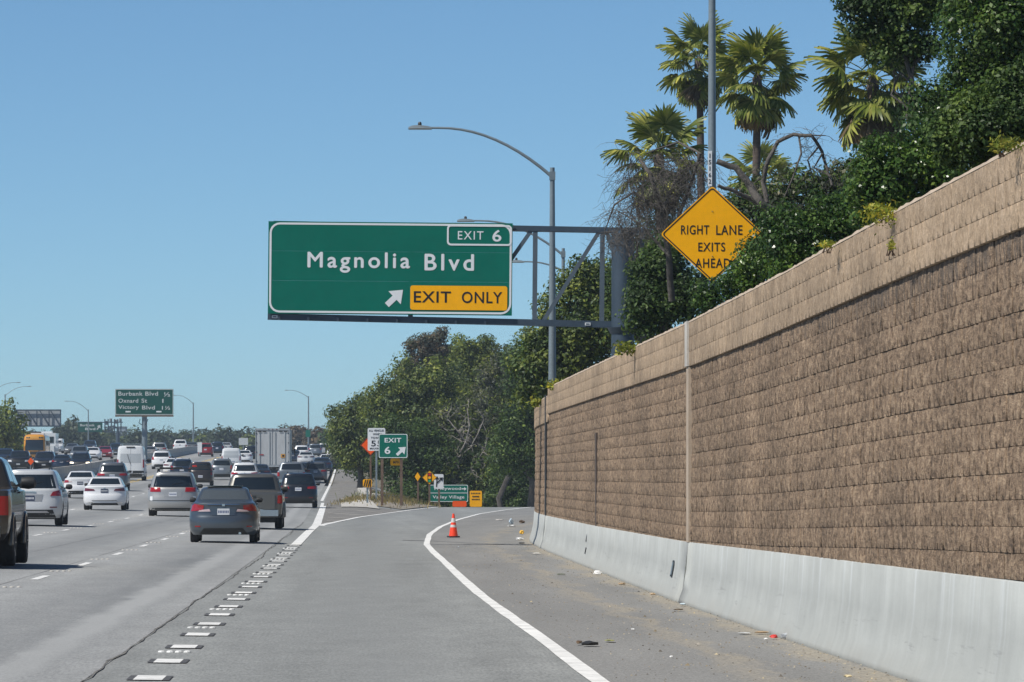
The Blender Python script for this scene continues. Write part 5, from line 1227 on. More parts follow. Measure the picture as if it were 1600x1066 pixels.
PR['suv'] = vehicle('suv', c, zs, 'black', .36, .245, (.93, 3.74), rear_glass=[(-.74, 1.13), (.74, 1.13), (.64, 1.53), (-.64, 1.53)], front_glass=[(-.70, 1.14), (.70, 1.14), (.60, 1.56), (-.60, 1.56)],
    sides=[([(.70, 1.22), (1.25, 1.15), (1.25, 1.52), (.80, 1.5)]), ([(1.32, 1.13), (2.1, 1.13), (2.1, 1.54), (1.32, 1.54)]), ([(2.17, 1.13), (3.15, 1.13), (2.7, 1.54), (2.17, 1.54)])],
    tails=[([(.44, .92), (.91, .90), (.88, 1.06), (.46, 1.02)], 'tail')], heads=[([(.45, .74), (.88, .78), (.84, .90), (.5, .88)], 'head')], plate=(0, .90), bumper=[([(-.75, .25), (.75, .25), (.66, .42), (-.66, .42)], 'trim')], mirror=(3.25, 1.10, 1.15), grille=[(-.42, .7), (.42, .7), (.46, .88), (-.46, .88)], extra=bm)
# second crossover style: upright corner lamps
c, zs = suv_c(4.45, .90, 1.66, 1.04, .38)
PR['cuv'] = vehicle('crossover', c, zs, 'steel', .34, .225, (.88, 3.52), rear_glass=[(-.68, 1.12), (.68, 1.12), (.60, 1.50), (-.60, 1.50)], front_glass=[(-.68, 1.12), (.68, 1.12), (.58, 1.52), (-.58, 1.52)],
    sides=[([(.66, 1.2), (1.15, 1.12), (1.15, 1.5), (.76, 1.48)]), ([(1.22, 1.10), (2.0, 1.10), (2.0, 1.51), (1.22, 1.51)]), ([(2.07, 1.10), (3.0, 1.10), (2.55, 1.51), (2.07, 1.51)])],
    tails=[([(.66, .86), (.88, .86), (.82, 1.16), (.70, 1.12)], 'tail')], heads=[([(.45, .72), (.84, .76), (.80, .88), (.5, .86)], 'head')], plate=(0, .84), bumper=[([(-.72, .25), (.72, .25), (.62, .45), (-.62, .45)], 'trim')], mirror=(3.05, 1.08), grille=[(-.4, .68), (.4, .68), (.44, .86), (-.44, .86)], extra=suv_extra(True))
c, zs = suv_c(4.45, .90, 1.66, 1.04, .38)
PR['cuv_lit'] = vehicle('crossover', c, zs, 'black', .34, .225, (.88, 3.52), rear_glass=[(-.68, 1.12), (.68, 1.12), (.60, 1.50), (-.60, 1.50)], front_glass=[(-.68, 1.12), (.68, 1.12), (.58, 1.52), (-.58, 1.52)],
    sides=[([(1.22, 1.10), (2.0, 1.10), (2.0, 1.51), (1.22, 1.51)]), ([(2.07, 1.10), (3.0, 1.10), (2.55, 1.51), (2.07, 1.51)])],
    tails=[([(.66, .86), (.88, .86), (.82, 1.16), (.70, 1.12)], 'tail')], heads=[([(.50, .74), (.84, .76), (.80, .88), (.54, .86)], 'head_on')], mirror=(3.05, 1.08), grille=[(-.4, .68), (.4, .68), (.44, .86), (-.44, .86)], extra=suv_extra(True))
# --- minivan
c, zs = suv_c(5.08, .985, 1.75, 1.08, .30)
def mv(root, c):
    suv_extra(False)(root, c)
    for s in (-1, 1): mb = MB(); mb.tube([(s*.62, .7, 1.70), (s*.62, .75, 1.79), (s*.62, 2.9, 1.79), (s*.62, 3.0, 1.72)], .022, 6); mb.build('roof_rail', M['trim'], root, 50)
    for y in (.95, 2.3): mb = MB(); mb.box((0, y, 1.86), (1.3, .09, .03)); mb.box((-.6, y, 1.82), (.05, .06, .08)); mb.box((.6, y, 1.82), (.05, .06, .08)); mb.build('cross_bar', M['trim'], root)
    mb = MB(); mb.box((-.1, 1.6, 1.90), (.9, 1.2, .05)); mb.build('roof_carrier', M['trim'], root)
    mb = MB(); mb.box((0, c.rear(0, 1.60)-.03, 1.62), (1.1, .12, .03)); mb.build('spoiler', P['silver'], root)
    c.patch([(-.34, .76), (.34, .76), (.36, .95), (-.36, .95)], 'rear', .006, 6, 2).build('plate_recess', P['silver'], root, 30)
    c.patch([(-.92, .60), (.92, .60), (.92, .625), (-.92, .625)], 'rear', .008, 12, 1).build('bumper_seam', M['trim'], root)
    for s in (-1, 1): c.patch([(s*.85-.05, .62), (s*.85+.05, .62), (s*.85+.05, .78), (s*.85-.05, .78)], 'rear', .008, 3, 1).build('fog_lamp', M['white'], root)
PR['minivan'] = vehicle('minivan', c, zs, 'silver', .34, .225, (1.02, 4.05), rear_glass=[(-.78, 1.14), (.78, 1.14), (.67, 1.57), (-.67, 1.57)], front_glass=[(-.74, 1.15), (.74, 1.15), (.62, 1.6), (-.62, 1.6)],
    sides=[([(.50, 1.16), (1.45, 1.16), (1.45, 1.56), (.56, 1.56)]), ([(1.52, 1.16), (2.45, 1.16), (2.45, 1.57), (1.52, 1.57)]), ([(2.52, 1.16), (3.5, 1.16), (3.0, 1.57), (2.52, 1.57)])],
    tails=[([(.48, .96), (.965, .96), (.93, 1.13), (.50, 1.13)], 'tail')], heads=[([(.5, .74), (.9, .78), (.85, .90), (.55, .88)], 'head')], plate=(0, .86), bumper=[([(-.86, .25), (.86, .25), (.80, .32), (-.80, .32)], 'trim')], mirror=(3.65, 1.13, 1.25), grille=[(-.4, .7), (.4, .7), (.44, .86), (-.44, .86)], extra=mv)
# --- boxy compact wagon
c, zs = suv_c(4.0, .85, 1.64, 1.02, .16)
c.sl[8:, 3] *= 1.08
PR['box'] = vehicle('boxy_wagon', c, zs, 'brown', .32, .205, (.72, 3.2), rear_glass=[(-.68, 1.06), (.68, 1.06), (.64, 1.50), (-.64, 1.50)], front_glass=[(-.66, 1.1), (.66, 1.1), (.60, 1.5), (-.60, 1.5)],
    sides=[([(.42, 1.1), (1.2, 1.08), (1.2, 1.5), (.42, 1.5)]), ([(1.27, 1.08), (2.5, 1.08), (2.2, 1.5), (1.27, 1.5)])],
    tails=[([(.70, .72), (.84, .72), (.82, 1.20), (.72, 1.20)], 'tail')], heads=[([(.45, .70), (.80, .72), (.78, .86), (.5, .84)], 'head')], plate=(0, .62), bumper=[([(-.7, .25), (.7, .25), (.66, .34), (-.66, .34)], 'trim')], mirror=(2.6, 1.08), grille=[(-.4, .66), (.4, .66), (.42, .82), (-.42, .82)],
    extra=lambda root, c: c.patch([(-.55, 1.28), (-.22, 1.28), (-.28, 1.42), (-.55, 1.40)], 'rear', .012, 3, 2).build('window_sticker', M['red'], root))
# --- pickups
def truck_c(L, Wd, Hh, rail=1.12, cabr=1.75, sill=.48):
    sl = [(sill-.12, .14, L-.14, Wd*.90, .16, .5), (sill, .05, L-.04, Wd*.97, .16, .6), (.70, .03, L, Wd*.99, .15, .6), (.90, .05, L-.02, Wd, .14, .6), (rail-.03, .06, L-.10, Wd*.985, .13, .6), (rail-.005, .07, L-.30, Wd*.975, .13, .5), (rail+.005, .10, L-.9, Wd*.965, .13, .5),
          (rail+.02, cabr-.08, L-1.15, Wd*.95, .18, .45), (rail+.06, cabr-.02, L-1.3, Wd*.93, .20, .45), (Hh-.14, cabr+.12, L-1.95, Wd*.79, .22, .4), (Hh-.07, cabr+.15, L-2.08, Wd*.75, .22, .4), (Hh-.02, cabr+.24, L-2.25, Wd*.67, .24, .4), (Hh, cabr+.45, L-2.5, Wd*.45, .25, .3)]
    return Car(sl, L), [sill-.12, sill-.05, sill, .58, .70, .80, .90, 1.0, rail-.03, rail-.005, rail+.005, rail+.02, rail+.06, rail+.2, Hh-.25, Hh-.14, Hh-.10, Hh-.07, Hh-.04, Hh-.02, Hh]
def pk(rail, W_, cabr, bump='chrome', hnd=True, flare=None, badge=None):
    def f(root, c):
        mb = MB(); zb = c.sl[1, 0]+.03
        mb.box((0, -.05, zb), (W_*1.72, .20, .20)); mb.box((0, -.10, zb+.105), (W_*.7, .16, .03)); mb.build('rear_bumper', M[bump], root)
        mb = MB(); mb.box((0, .10, (rail+zb)/2+.04), (W_*1.48, .13, rail-zb-.18)); t = mb.build('tailgate', None, root); t.data.materials.append(c.pm)
        mb = MB(); mb.box((0, .03, rail-.13), (.22, .03, .08)); mb.build('tailgate_handle', M['trim'], t)
        mb = MB(); mb.box((0, cabr+.32, c.sl[-1, 0]-.035), (.34, .05, .04)); mb.build('brake_lamp', M['tail_dark'], root)
        if flare:
            for y in flare[0]:
                for s in (-1, 1):
                    mb = MB(); Q = [(s*(W_-.005), y+flare[1]*math.cos(a), flare[2]+flare[1]*math.sin(a)) for a in np.linspace(-.1, math.pi+.1, 14)]
                    mb.tube(Q, .045, 6); mb.build('fender_flare', M['trim'] if flare[3] else c.pm, root, 60)
    return f
c, zs = truck_c(5.35, .955, 1.79, 1.16, 1.72); c.pm = P['champagne']
PR['pickup'] = vehicle('pickup_truck', c, zs, 'champagne', .385, .25, (1.15, 4.4), rear_glass=[(-.70, 1.27), (.70, 1.27), (.62, 1.66), (-.62, 1.66)], front_glass=[(-.7, 1.25), (.7, 1.25), (.6, 1.65), (-.6, 1.65)],
    sides=[([(2.0, 1.24), (2.75, 1.24), (2.75, 1.63), (2.05, 1.63)]), ([(2.82, 1.24), (3.8, 1.24), (3.3, 1.63), (2.82, 1.63)])], tails=[([(.79, .82), (.95, .82), (.945, 1.08), (.80, 1.08)], 'tail')], heads=[([(.55, .82), (.9, .84), (.88, 1.0), (.58, .98)], 'head')],
    mirror=(3.85, 1.22, 1.5), bed=((0, .86, 1.15), (1.55, 1.45, .75)), extra=pk(1.16, .955, 1.72, 'chrome', flare=((1.15, 4.4), .44, .39, False)), grille=[(-.45, .78), (.45, .78), (.48, 1.0), (-.48, 1.0)])
c, zs = truck_c(5.9, 1.01, 1.98, 1.36, 1.80, .60); c.pm = P['gold']
PR['bigpickup'] = vehicle('pickup_truck', c, zs, 'gold', .425, .30, (1.25, 4.85), track=.90, rear_glass=[(-.74, 1.48), (.74, 1.48), (.66, 1.84), (-.66, 1.84)], front_glass=[(-.74, 1.45), (.74, 1.45), (.64, 1.84), (-.64, 1.84)],
    sides=[([(2.05, 1.44), (3.0, 1.42), (3.0, 1.82), (2.15, 1.81)]), ([(3.08, 1.42), (4.15, 1.42), (3.6, 1.82), (3.08, 1.82)])], tails=[([(.84, .92), (1.0, .92), (.995, 1.26), (.85, 1.26)], 'tail')], heads=[([(.6, .92), (.95, .94), (.93, 1.14), (.63, 1.12)], 'head')],
    mirror=(4.15, 1.44, 1.7), bed=((0, .92, 1.35), (1.65, 1.55, .8)), extra=pk(1.36, 1.01, 1.80, 'trim', flare=((1.25, 4.85), .50, .43, False)), grille=[(-.5, .9), (.5, .9), (.55, 1.15), (-.55, 1.15)], archs=1.0)
# --- vans
def van_c(L, Wd, Hh):
    sl = [(.30, .06, L-.15, Wd*.95, .2, .5), (.50, .0, L, Wd, .18, .6), (.95, .03, L-.08, Wd, .16, .6), (1.20, .05, L-.9, Wd*.995, .15, .5), (1.35, .06, L-1.05, Wd*.99, .15, .45), (Hh*.72, .10, L-1.7, Wd*.95, .16, .4), (Hh-.25, .14, L-1.95, Wd*.91, .18, .4), (Hh-.10, .17, L-2.1, Wd*.87, .2, .4), (Hh-.03, .26, L-2.3, Wd*.78, .22, .4), (Hh, .45, L-2.6, Wd*.55, .25, .3)]
    return Car(sl, L), sorted([.30, .40, .50, .70, .95, 1.1, 1.20, 1.35, 1.5, Hh*.66, Hh*.72, Hh*.8, Hh-.25, Hh-.17, Hh-.10, Hh-.06, Hh-.03, Hh])
c, zs = van_c(5.6, 1.03, 2.58)
def cv(root, c):
    for s in (-1, 1): mb = MB(); mb.tube([(s*.75, .4, 2.55), (s*.75, .5, 2.68), (s*.75, 3.2, 2.68), (s*.75, 3.3, 2.55)], .03, 6); mb.build('roof_rack', M['galv'], root)
    for y in (.5, 1.5, 2.6): mb = MB(); mb.box((0, y, 2.70), (1.6, .06, .05)); mb.build('cross_bar', M['galv'], root)
    mb = MB(); mb.box((0, c.rear(0, 2.44)-.02, 2.46), (.62, .05, .10)); mb.build('brake_lamp', M['trim'], root)
    mb = MB(); mb.bar((0, c.rear(0, .6)-.008, .6), (0, c.rear(0, 2.35)-.004, 2.35), .012); mb.build('door_seam', M['trim'], root)
    mb = MB(); mb.bar((-.02, .0, 1.20), (-.25, .08, 1.95), .02); mb.build('wiper', M['trim'], root)
PR['van'] = vehicle('cargo_van', c, zs, 'vanw', .35, .23, (1.0, 4.3), rear_glass=[(-.78, 1.30), (.78, 1.30), (.74, 1.98), (-.74, 1.98)], glassm='glass_van', front_glass=[(-.8, 1.4), (.8, 1.4), (.7, 1.95), (-.7, 1.95)],
    sides=[([(3.3, 1.4), (4.2, 1.4), (3.85, 1.9), (3.3, 1.9)])], tails=[([(.90, .95), (1.01, .95), (1.0, 1.55), (.90, 1.55)], 'tail')], heads=[([(.6, .85), (.95, .9), (.92, 1.05), (.62, 1.0)], 'head')], plate=(-.0, .62), bumper=[([(-.98, .31), (.98, .31), (.98, .72), (-.98, .72)], 'trim')], mirror=(4.0, 1.45, 1.9), grille=[(-.5, .7), (.5, .7), (.5, .95), (-.5, .95)], extra=cv, handle=False)
c, zs = van_c(4.75, .90, 1.95)
PR['smallvan'] = vehicle('small_van', c, zs, 'vanw', .33, .21, (.9, 3.8), rear_glass=[(-.70, 1.05), (.70, 1.05), (.64, 1.66), (-.64, 1.66)], glassm='glass_van', front_glass=[(-.7, 1.25), (.7, 1.25), (.62, 1.7), (-.62, 1.7)],
    sides=[([(2.6, 1.25), (3.5, 1.25), (3.1, 1.6), (2.6, 1.6)])], tails=[([(.78, .8), (.885, .8), (.88, 1.2), (.80, 1.2)], 'tail')], heads=[([(.5, .75), (.84, .8), (.8, .92), (.52, .9)], 'head')], plate=(.2, .7), bumper=[([(-.85, .31), (.85, .31), (.85, .52), (-.85, .52)], 'trim')], mirror=(3.4, 1.25, 1.3), grille=[(-.4, .65), (.4, .65), (.42, .82), (-.42, .82)], handle=False)
for p in PR.values(): p['proto'] = 1

USED = set(); GR = 'cars and light trucks on the freeway'
def put(key, col, px, py=None, D=None, label='', cat='car', front=False, sc=1.0, group='vehicles driving away on the freeway'):
    p = at(px, py) if D is None else onD(px, D); src = PR[key]
    o = src if key not in USED else copy_tree(src); USED.add(key)
    if front: group = 'vehicles coming the other way across the median'
    tag(o, label, cat, group)
    hd = math.atan2(-(float(Xr(p.y+8))-float(Xr(p.y-8))), 16)
    o.location = p+Vector((0, 0, .005)); o.rotation_euler = (0, 0, hd+(math.pi if front else 0)); o.scale = (sc, sc, sc)
    if front: o.location = p+Vector((0, 4.5, .005))
    if col:
        for ch in o.children:
            if ch.name.split('.')[0] in ('body', 'tailgate'):
                ch.material_slots[0].link = 'OBJECT'; ch.material_slots[0].material = P[col]
    return o
A = 'vehicles driving away on the freeway'
put('civic', None, 349, 848.5, label='slate blue-grey compact sedan with white plate, nearest car in the right lane')
put('bigpickup', None, -76, 887, label='dark bronze pickup truck with big tyres cut off by the left edge', cat='pickup truck')
put('suvL', None, 47, 822, label='pearl white large SUV just ahead of the dark bronze pickup at the left', cat='suv')
put('sedan', 'white', 163, 797.5, label='white sedan with smoked wide tail lights and navy plate, left of the silver minivan')
put('minivan', None, 270, 807, label='silver minivan with dark roof carrier left of the slate sedan', cat='minivan')
put('pickup', None, 395, 827, label='dark grey-tan pickup truck with tailgate up, partly behind the slate sedan', cat='pickup truck')
put('suv', 'black', 466, 793.5, label='black SUV with red tail lights nearest the gore line', cat='suv')
put('sedan2', 'white', 125, 779, label='white sedan with red lamps half hidden behind another white sedan')
put('suv', 'grey', 175, D=348, label='dark grey SUV directly ahead of the white sedan with smoked lights', cat='suv')
put('van', None, 204, 751, label='tall white cargo van with roof rack in the car pool lane', cat='van')
put('box', None, 313, 759, label='dark brown boxy wagon with a red window sticker ahead of the minivan')
put('cuv', 'steel', 346, 750, label='blue-grey crossover right of the boxy wagon', cat='suv')
put('cuv', 'navy', 284, D=430, label='navy crossover mostly hidden between the minivan roof and the boxy wagon', cat='suv')
put('suv', 'white', 382, D=385, label='white SUV showing over the roof of the dark grey-tan pickup', cat='suv')
put('sedan', 'navy', 404, D=425, label='navy sedan squeezed between the white SUV and the trailer')
put('smallvan', None, 361, 733, label='small white van with blank rear doors left of the trailer', cat='van')
put('pickup', 'steel', 455, D=390, label='dark pickup with high red lamps just over the roof of the black SUV', cat='pickup truck')
put('sedan', 'black', 470, D=455, label='black sedan in front of the trailer right side')
put('suv', 'grey', 493, D=440, label='grey SUV in the right lane ahead of the black SUV', cat='suv', sc=.95)
put('sedan', 'navy', 503, D=515, label='dark sedan peeking out right of the grey SUV')
put('sedan2', 'white', 511, D=560, label='white sedan with glowing red lamps farthest right but one in the queue')
put('suv', 'white', 521, D=650, label='white SUV at the right end of the far queue by the edge line', cat='suv', sc=.9)
put('suv', 'white', 471, D=680, label='white SUV below the far lamp with the teal shield', cat='suv')
put('sedan', 'pearl', 478, D=600, label='pearl sedan behind the white SUV below the teal shield')
put('cuv', 'steel', 492, D=740, label='blue-grey crossover far off between two white cars', cat='suv')
put('suv', 'silver', 507, D=760, label='silver SUV far off near the vanishing point of the right lane', cat='suv')
put('sedan', 'navy', 458, D=620, label='navy sedan right beside the trailer top right', cat='car')
put('cuv', 'red', 321, D=700, label='red crossover beside the narrow white median sign', cat='suv')
put('cuv', 'navy', 339, D=740, label='dark blue crossover right of the far red one', cat='suv')
put('sedan2', 'white', 381, D=600, label='white sedan between the small white van and the trailer')
put('suv', 'black', 392, D=640, label='black SUV touching the left side of the trailer', cat='suv')
put('pickup', 'white', 281, D=800, label='white pickup truck high on the far left lanes left of the red crossover', cat='pickup truck')
put('sedan', 'silver', 233, D=640, label='silver sedan just right of the distance sign post')
put('suv', 'silver', 248, D=680, label='silver SUV behind the white crossover left of the minivan roof', cat='suv')
put('cuv', 'white', 252, D=520, label='white crossover above the minivan left side', cat='suv')
put('sedan', 'white', 272, D=470, label='white sedan roof just above the minivan carrier')
put('sedan', 'grey', 300, D=860, label='tiny grey sedan left of the narrow white median sign')
put('sedan2', 'pearl', 353, D=820, label='tiny pearl sedan behind the small white van')
put('suv', 'grey', 408, D=760, label='tiny grey SUV behind the trailer left edge', cat='suv')
put('cuv', 'white', 515, D=860, label='tiny white crossover at the very end of the right lane', cat='suv')
put('sedan', 'grey', 486, D=860, label='tiny grey sedan at the end of the second lane')
# oncoming
put('pickup', 'black', 27, D=488, label='black pickup facing the camera at the far left below the sound wall', cat='pickup truck', front=True)
put('suv', 'black', 66, D=492, label='black SUV facing the camera in front of the school bus', cat='suv', front=True)
put('sedan2', 'navy', 96, D=488, label='navy sedan facing the camera right of the black SUV')
USED_O = bpy.data.objects
put('cuv_lit', None, 122, D=482, label='dark crossover with lit headlights facing the camera above the white sedans', cat='suv', front=True)
put('suv', 'steel', 121, D=600, label='steel blue SUV with roof rack behind the one with lit headlights', cat='suv', front=True)
put('smallvan', 'vanw', 86, D=760, label='white van facing the camera right of the school bus', cat='van', front=True)
put('sedan', 'white', 142, D=620, label='white sedan facing the camera left of the oncoming red car', front=True)
put('suv', 'navy', 138, D=820, label='navy SUV far off above the oncoming white sedan', cat='suv', front=True)
put('sedan2', 'red', 161, D=640, label='red car facing the camera left of the cargo van', front=True)
put('cuv', 'navy', 179, D=680, label='navy crossover facing the camera beside the cargo van', cat='suv', front=True)
put('suv', 'navy', 3, D=540, label='navy SUV at the left edge below the sound wall', cat='suv', front=True)
put('sedan', 'grey', 110, D=720, label='grey sedan far off behind the steel blue SUV', front=True)

# --- trailer truck
p = onD(426, 436); r = empty('box_trailer', p, .027, 'tall weathered white trailer seen from behind in the second lane', 'truck', A)
w2 = 1.30; mb = MB(); mb.box((0, 6.5, 2.62), (w2*2, 13, 2.86)); mb.build('trailer_box', M['trailer'], r)
for s in (-1, 1):
    mb = MB(); mb.box((s*.63, -.02, 2.60), (1.16, .035, 2.52)); d_ = mb.build('door', M['trailer'], r)
    mb = MB(); mb.box((s*.22, -.06, 2.6), (.035, .03, 2.45)); mb.box((s*.95, -.06, 2.6), (.03, .03, 2.45)); mb.build('lock_rod', M['galv'], d_)
    for z in (1.6, 2.3, 3.0, 3.7): mb = MB(); mb.box((s*1.22, -.05, z), (.10, .03, .07)); mb.build('hinge', M['galv_dark'], d_)
for x, z, a, b in ((-1.28, 2.62, .05, 2.86), (1.28, 2.62, .05, 2.86), (0, 4.02, 2.62, .14), (0, 1.24, 2.62, .14)):
    mb = MB(); mb.box((x, -.03, z), (a, .09, b)); mb.build('frame_rail', M['sign_back'], r)
for x in (-.85, -.7, -.55, .55, .7, .85): mb = MB(); mb.box((x, -.085, 1.24), (.10, .02, .08)); mb.build('marker_lamp', M['tail_dark'], r)
for x in (-.3, 0, .3): mb = MB(); mb.box((x, -.085, 4.02), (.08, .02, .06)); mb.build('clearance_lamp', M['tail_dark'], r)
for s in (-1, 1):
    for k, x in enumerate((.62, .98)): mb = MB(); mb.box((s*x, -.085, 3.86), (.26, .01, .08)); mb.build('hinge_mark', M['trim'], r)
mb = MB(); mb.box((.80, -.065, 2.02), (.36, .01, .28)); st_ = mb.build('sticker', M['sticker'], r); mb = MB(); mb.box((.80, -.074, 2.02), (.16, .006, .14)); mb.build('sticker_print', M['black'], st_)
mb = MB(); mb.box((-.85, -.065, 2.10), (.34, .01, .09)); mb.build('sticker', M['tail'], r)
for s in (-1, 1):
    mb = MB(); mb.box((s*.62, -.02, .92), (.10, .08, .55)); mb.build('bumper_leg', M['galv_dark'], r)
    mb = MB(); mb.box((s*.92, .35, .55), (.60, .02, .75)); mb.build('mud_flap', M['trim'], r)
    for y in (1.0, 2.3):
        for dx in (.78, 1.10): wheel(r, s*dx, y, .50, .27, s)
mb = MB(); mb.box((0, -.03, .66), (2.3, .10, .12)); mb.build('under_ride_bar', M['sign_back'], r)
mb = MB(); mb.box((0, 6.5, 1.05), (1.2, 12, .25)); mb.build('chassis', M['trim'], r)
mb = MB(); mb.box((0, 15.2, 2.1), (2.4, 2.6, 2.6)); mb.box((0, 17.2, 1.4), (2.1, 2, 1.4)); mb.build('cab', P['navy'], r)
for s in (-1, 1): mb = MB(); mb.box((s*1.5, 16.0, 2.35), (.10, .14, .55)); mb.bar((s*1.15, 16, 2.5), (s*1.5, 16, 2.5), .04); mb.build('mirror', M['trim'], r)
for s in (-1, 1):
    for y in (14.5, 17.6): wheel(r, s*1.05, y, .50, .30, s)
# --- school bus facing the camera
p = onD(62, 600); r = empty('school_bus', p, math.pi+.027, 'yellow school bus facing the camera behind the oncoming cars', 'bus', 'vehicles coming the other way across the median'); r.scale = (.9, .9, .9)
sl_ = [(.45, .1, 10.9, 1.18, .3, .25), (.8, 0, 11, 1.22, .3, .3), (1.6, 0, 11, 1.22, .3, .35), (2.5, .05, 10.9, 1.22, .3, .4), (2.85, .1, 10.8, 1.16, .3, .45), (3.02, .2, 10.6, 1.0, .3, .5), (3.10, .5, 10.3, .7, .3, .5)]
c = Car(sl_, 11); c.body([.45, .6, .8, 1.2, 1.6, 2.0, 2.5, 2.7, 2.85, 2.95, 3.02, 3.06, 3.10]).build('body', P['busy'], r, 35)
c.patch([(-1.02, 1.25), (1.02, 1.25), (1.0, 2.48), (-1.0, 2.48)], 'front', .02, 8, 4).build('windshield', M['glass'], r, 30)
c.patch([(-1.0, 2.62), (1.0, 2.62), (.9, 2.85), (-.9, 2.85)], 'front', .02, 8, 2).build('header_panel', M['sticker'], r, 30)
for x in (-.85, -.6, .6, .85): c.patch([(x-.09, 2.64), (x+.09, 2.64), (x+.09, 2.8), (x-.09, 2.8)], 'front', .035, 2, 2).build('warning_lamp', M['trim'], r)
for x in (-.85, .85): c.patch([(x-.13, .85), (x+.13, .85), (x+.13, 1.05), (x-.13, 1.05)], 'front', .03, 2, 2).build('headlight', M['head'], r)
c.patch([(-.5, .8), (.5, .8), (.5, 1.15), (-.5, 1.15)], 'front', .02, 4, 2).build('grille', M['trim'], r)
for k in range(8):
    for s in (-1, 1): c.patch([(.6+k*1.15, 1.7), (1.55+k*1.15, 1.7), (1.55+k*1.15, 2.4), (.6+k*1.15, 2.4)], 'side', .01, 2, 2, s).build('side_window', M['glass'], r)
for s in (-1, 1):
    mb = MB(); mb.box((s*1.45, 11.1, 2.1), (.2, .12, .4)); mb.bar((s*1.1, 10.9, 2.4), (s*1.45, 11.1, 2.25), .04); mb.build('mirror', M['trim'], r)
    for y in (2.5, 9.2): wheel(r, s*1.05, y, .48, .28, s)
mb = MB(); mb.box((0, 4, 3.18), (1.5, 2.2, .22)); mb.build('roof_hatch', M['white'], r)
# white motor home behind the bus
p = onD(76, 640); r = empty('motor_home', p, math.pi+.027, 'white high-roofed vehicle mostly hidden behind the school bus', 'van', 'vehicles coming the other way across the median')
mb = MB(); mb.box((0, 3.2, 1.75), (2.2, 6.4, 2.2)); mb.build('body', P['vanw'], r); mb = MB(); mb.box((0, 6.42, 2.1), (1.8, .05, .7)); mb.build('windshield', M['glass'], r)
mb = MB(); mb.box((0, 7.0, 1.0), (2.0, 1.3, .9)); mb.build('hood', P['vanw'], r); mb = MB(); mb.box((0, 3, 2.95), (1.2, 1.6, .2)); mb.build('roof_unit', M['white'], r)
for s in (-1, 1):
    for y in (1.4, 5.9): wheel(r, s*.95, y, .38, .25, s)

# ------------------------------------------------------------------ traffic cone and litter
p = at(708.5, 840); r = empty('traffic_cone', p, .3, 'orange traffic cone with two white collars by the ramp edge line', 'traffic cone')
prof = lambda z: .135-.105*(z/.66)
mb = MB(); mb.box((0, 0, .02), (.30, .30, .04)); mb.build('base', M['trim'], r)
for a, b, m_, nm in ((.03, .29, 'cone', 'cone_body'), (.29, .36, 'reflect', 'collar'), (.36, .43, 'cone', 'cone_body'), (.43, .55, 'reflect', 'collar'), (.55, .68, 'cone', 'cone_tip')):
    e = .003 if nm == 'collar' else 0; mb = MB(); mb.lathe([(prof(a)+e, a), (prof(b)+e, b)], (0, 0, 0), 20); mb.build(nm, M[m_], r, 60)
def litter(name, label, px, py, size, col, kind='crumple', cat='litter'):
    p = at(px, py); s = Vector(size); rr = random.Random(int(px*7+py)); mb = MB()
    if kind == 'crumple':
        bmx = bmesh.new(); bmesh.ops.create_icosphere(bmx, subdivisions=2, radius=.5)
        for v in bmx.verts: v.co *= rr.uniform(.65, 1.15); v.co = Vector((v.co.x*s.x, v.co.y*s.y, max(v.co.z*s.z+s.z*.35, 0)))
        me = bpy.data.meshes.new(name); bmx.to_mesh(me); bmx.free()
    else:
        mb.box((0, 0, s.z/2), (s.x, s.y, s.z), rr.random()); me = mb.mesh(name)
    o = link(name, me, mat('litter_'+name, col, .6)); o.location = p+Vector((0, 0, .006)); o.rotation_euler = (0, 0, rr.uniform(-.3, .3)); return tag(o, label, cat)
litter('litter_cup', 'white crumpled cup against the barrier below the groove in the wall', 933, 899, (.16, .12, .09), (.75, .74, .72))
litter('litter_bag', 'red and pale crushed wrapper by the barrier at the right', 1209, 999, (.10, .12, .05), (.55, .03, .02))
litter('litter_bottle', 'crushed clear plastic bottle beside the red wrapper', 1228, 1000, (.13, .12, .07), (.42, .45, .48))
litter('litter_paper', 'white scrap just left of the red wrapper', 1197, 1002, (.05, .1, .02), (.8, .8, .78))
litter('litter_card', 'flattened tan cardboard near the red wrapper', 1190, 992, (.16, .2, .03), (.36, .26, .16))
litter('tyre_scrap', 'black twisted tyre scrap lying on the shoulder near the bottom', 921, 1010, (.19, .28, .05), (.02, .02, .02))
litter('tyre_scrap', 'small brown end piece left of the black tyre scrap', 905, 1007, (.06, .3, .04), (.14, .09, .05))
litter('litter_bag', 'pale blue plastic bag near the far end of the barrier', 799, 820, (.16, .5, .26), (.50, .60, .68))
litter('litter_paper', 'white paper spread beneath the pale blue bag', 800, 823, (.3, .6, .06), (.75, .76, .75))
litter('litter_card', 'dark brown heap right of the pale blue bag', 815, 818, (.24, .6, .14), (.12, .08, .05))
litter('litter_paper', 'pale flat strip left of the pale blue bag', 780, 813, (.32, .8, .04), (.55, .52, .48))
litter('litter_bag', 'yellow plastic bag lying by the barrier foot', 815, 835, (.14, .4, .16), (.85, .50, .06))
litter('litter_paper', 'white litter heap below the yellow bag', 812, 844, (.24, .5, .07), (.8, .8, .78))
litter('litter_card', 'small brown scrap below the white litter heap', 815, 850, (.16, .4, .04), (.28, .2, .12))
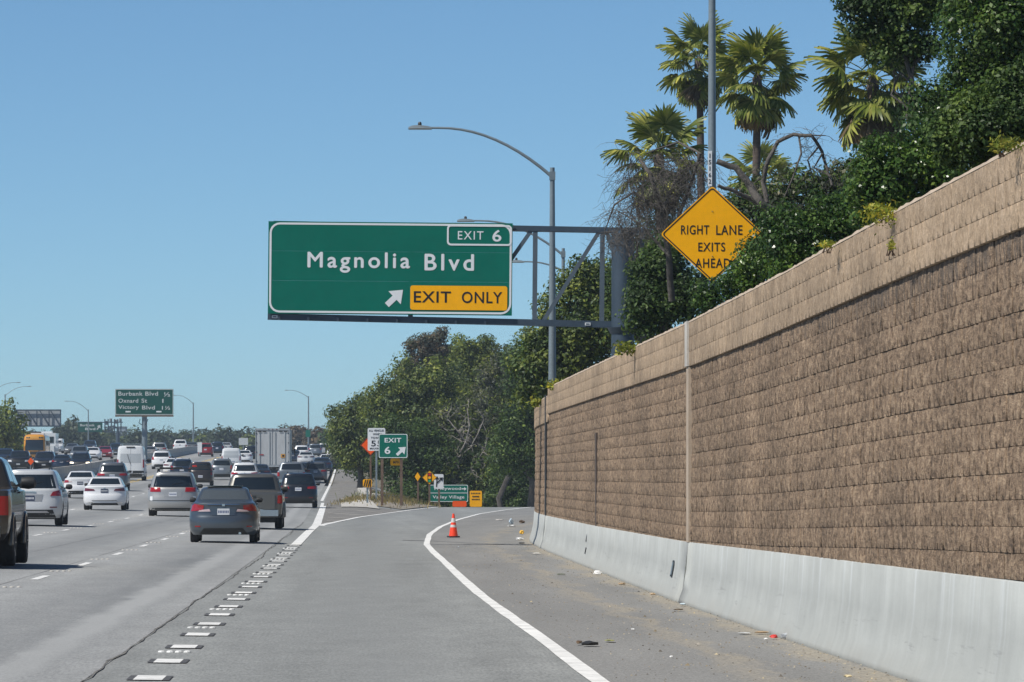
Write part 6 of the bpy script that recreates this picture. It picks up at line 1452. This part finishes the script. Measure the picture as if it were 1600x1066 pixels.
litter('litter_paper', 'white flat litter near the groove joint at the barrier foot', 838, 866, (.22, .5, .03), (.6, .58, .52))
litter('palm_leaf_scrap', 'green leaf strip on the shoulder left of the white cup', 877, 899, (.14, .3, .02), (.06, .09, .02))
litter('litter_card', 'tan scrap at the barrier foot right of the white cup', 972, 915, (.12, .3, .04), (.42, .3, .18))
litter('litter_card', 'tan wrapper at the foot of the barrier before the drain slot', 1020, 931, (.10, .2, .04), (.45, .33, .2))
litter('litter_paper', 'blue-white scrap at the barrier foot right of the drain slot', 1067, 947, (.09, .2, .03), (.5, .6, .65))
litter('litter_card', 'brown stick shaped scrap below the blue-white scrap', 1060, 954, (.14, .2, .02), (.13, .09, .05))
litter('litter_paper', 'white flat paper on the dirt left of the red wrapper group', 1163, 991, (.15, .3, .01), (.6, .62, .63))
litter('litter_paper', 'pale scrap on the shoulder right of the orange cone', 716, 856, (.05, .3, .03), (.6, .66, .7))
litter('litter_card', 'yellow-tan scrap at the bottom edge of the shoulder', 1325, 1061, (.08, .1, .03), (.6, .5, .3))
litter('litter_card', 'small yellow leaf scrap right of the tyre scrap', 953, 1003, (.11, .4, .015), (.3, .3, .1))
litter('litter_paper', 'small white scrap at the lower middle of the shoulder', 1049, 1029, (.04, .08, .02), (.7, .7, .68))
litter('litter_paper', 'tiny white scrap above the lower middle of the shoulder', 989, 985, (.04, .1, .015), (.7, .7, .68))

# ------------------------------------------------------------------ haze
mb = MB(); mb.box((0, 3000, 8.5), (6300, 6400, 33)); hz = mb.build('haze', None); tag(hz, kind='stuff', label='thin pale blue air haze over the whole freeway', cat='haze')
hm = bpy.data.materials.new('haze'); hm.use_nodes = True; t = hm.node_tree; t.nodes.clear(); vo = t.nodes.new('ShaderNodeVolumePrincipled'); oo = t.nodes.new('ShaderNodeOutputMaterial')
vo.inputs['Color'].default_value = (.72, .84, .95, 1); vo.inputs['Density'].default_value = .0002; vo.inputs['Anisotropy'].default_value = .2
t.links.new(vo.outputs[0], oo.inputs['Volume']); hz.data.materials.append(hm)
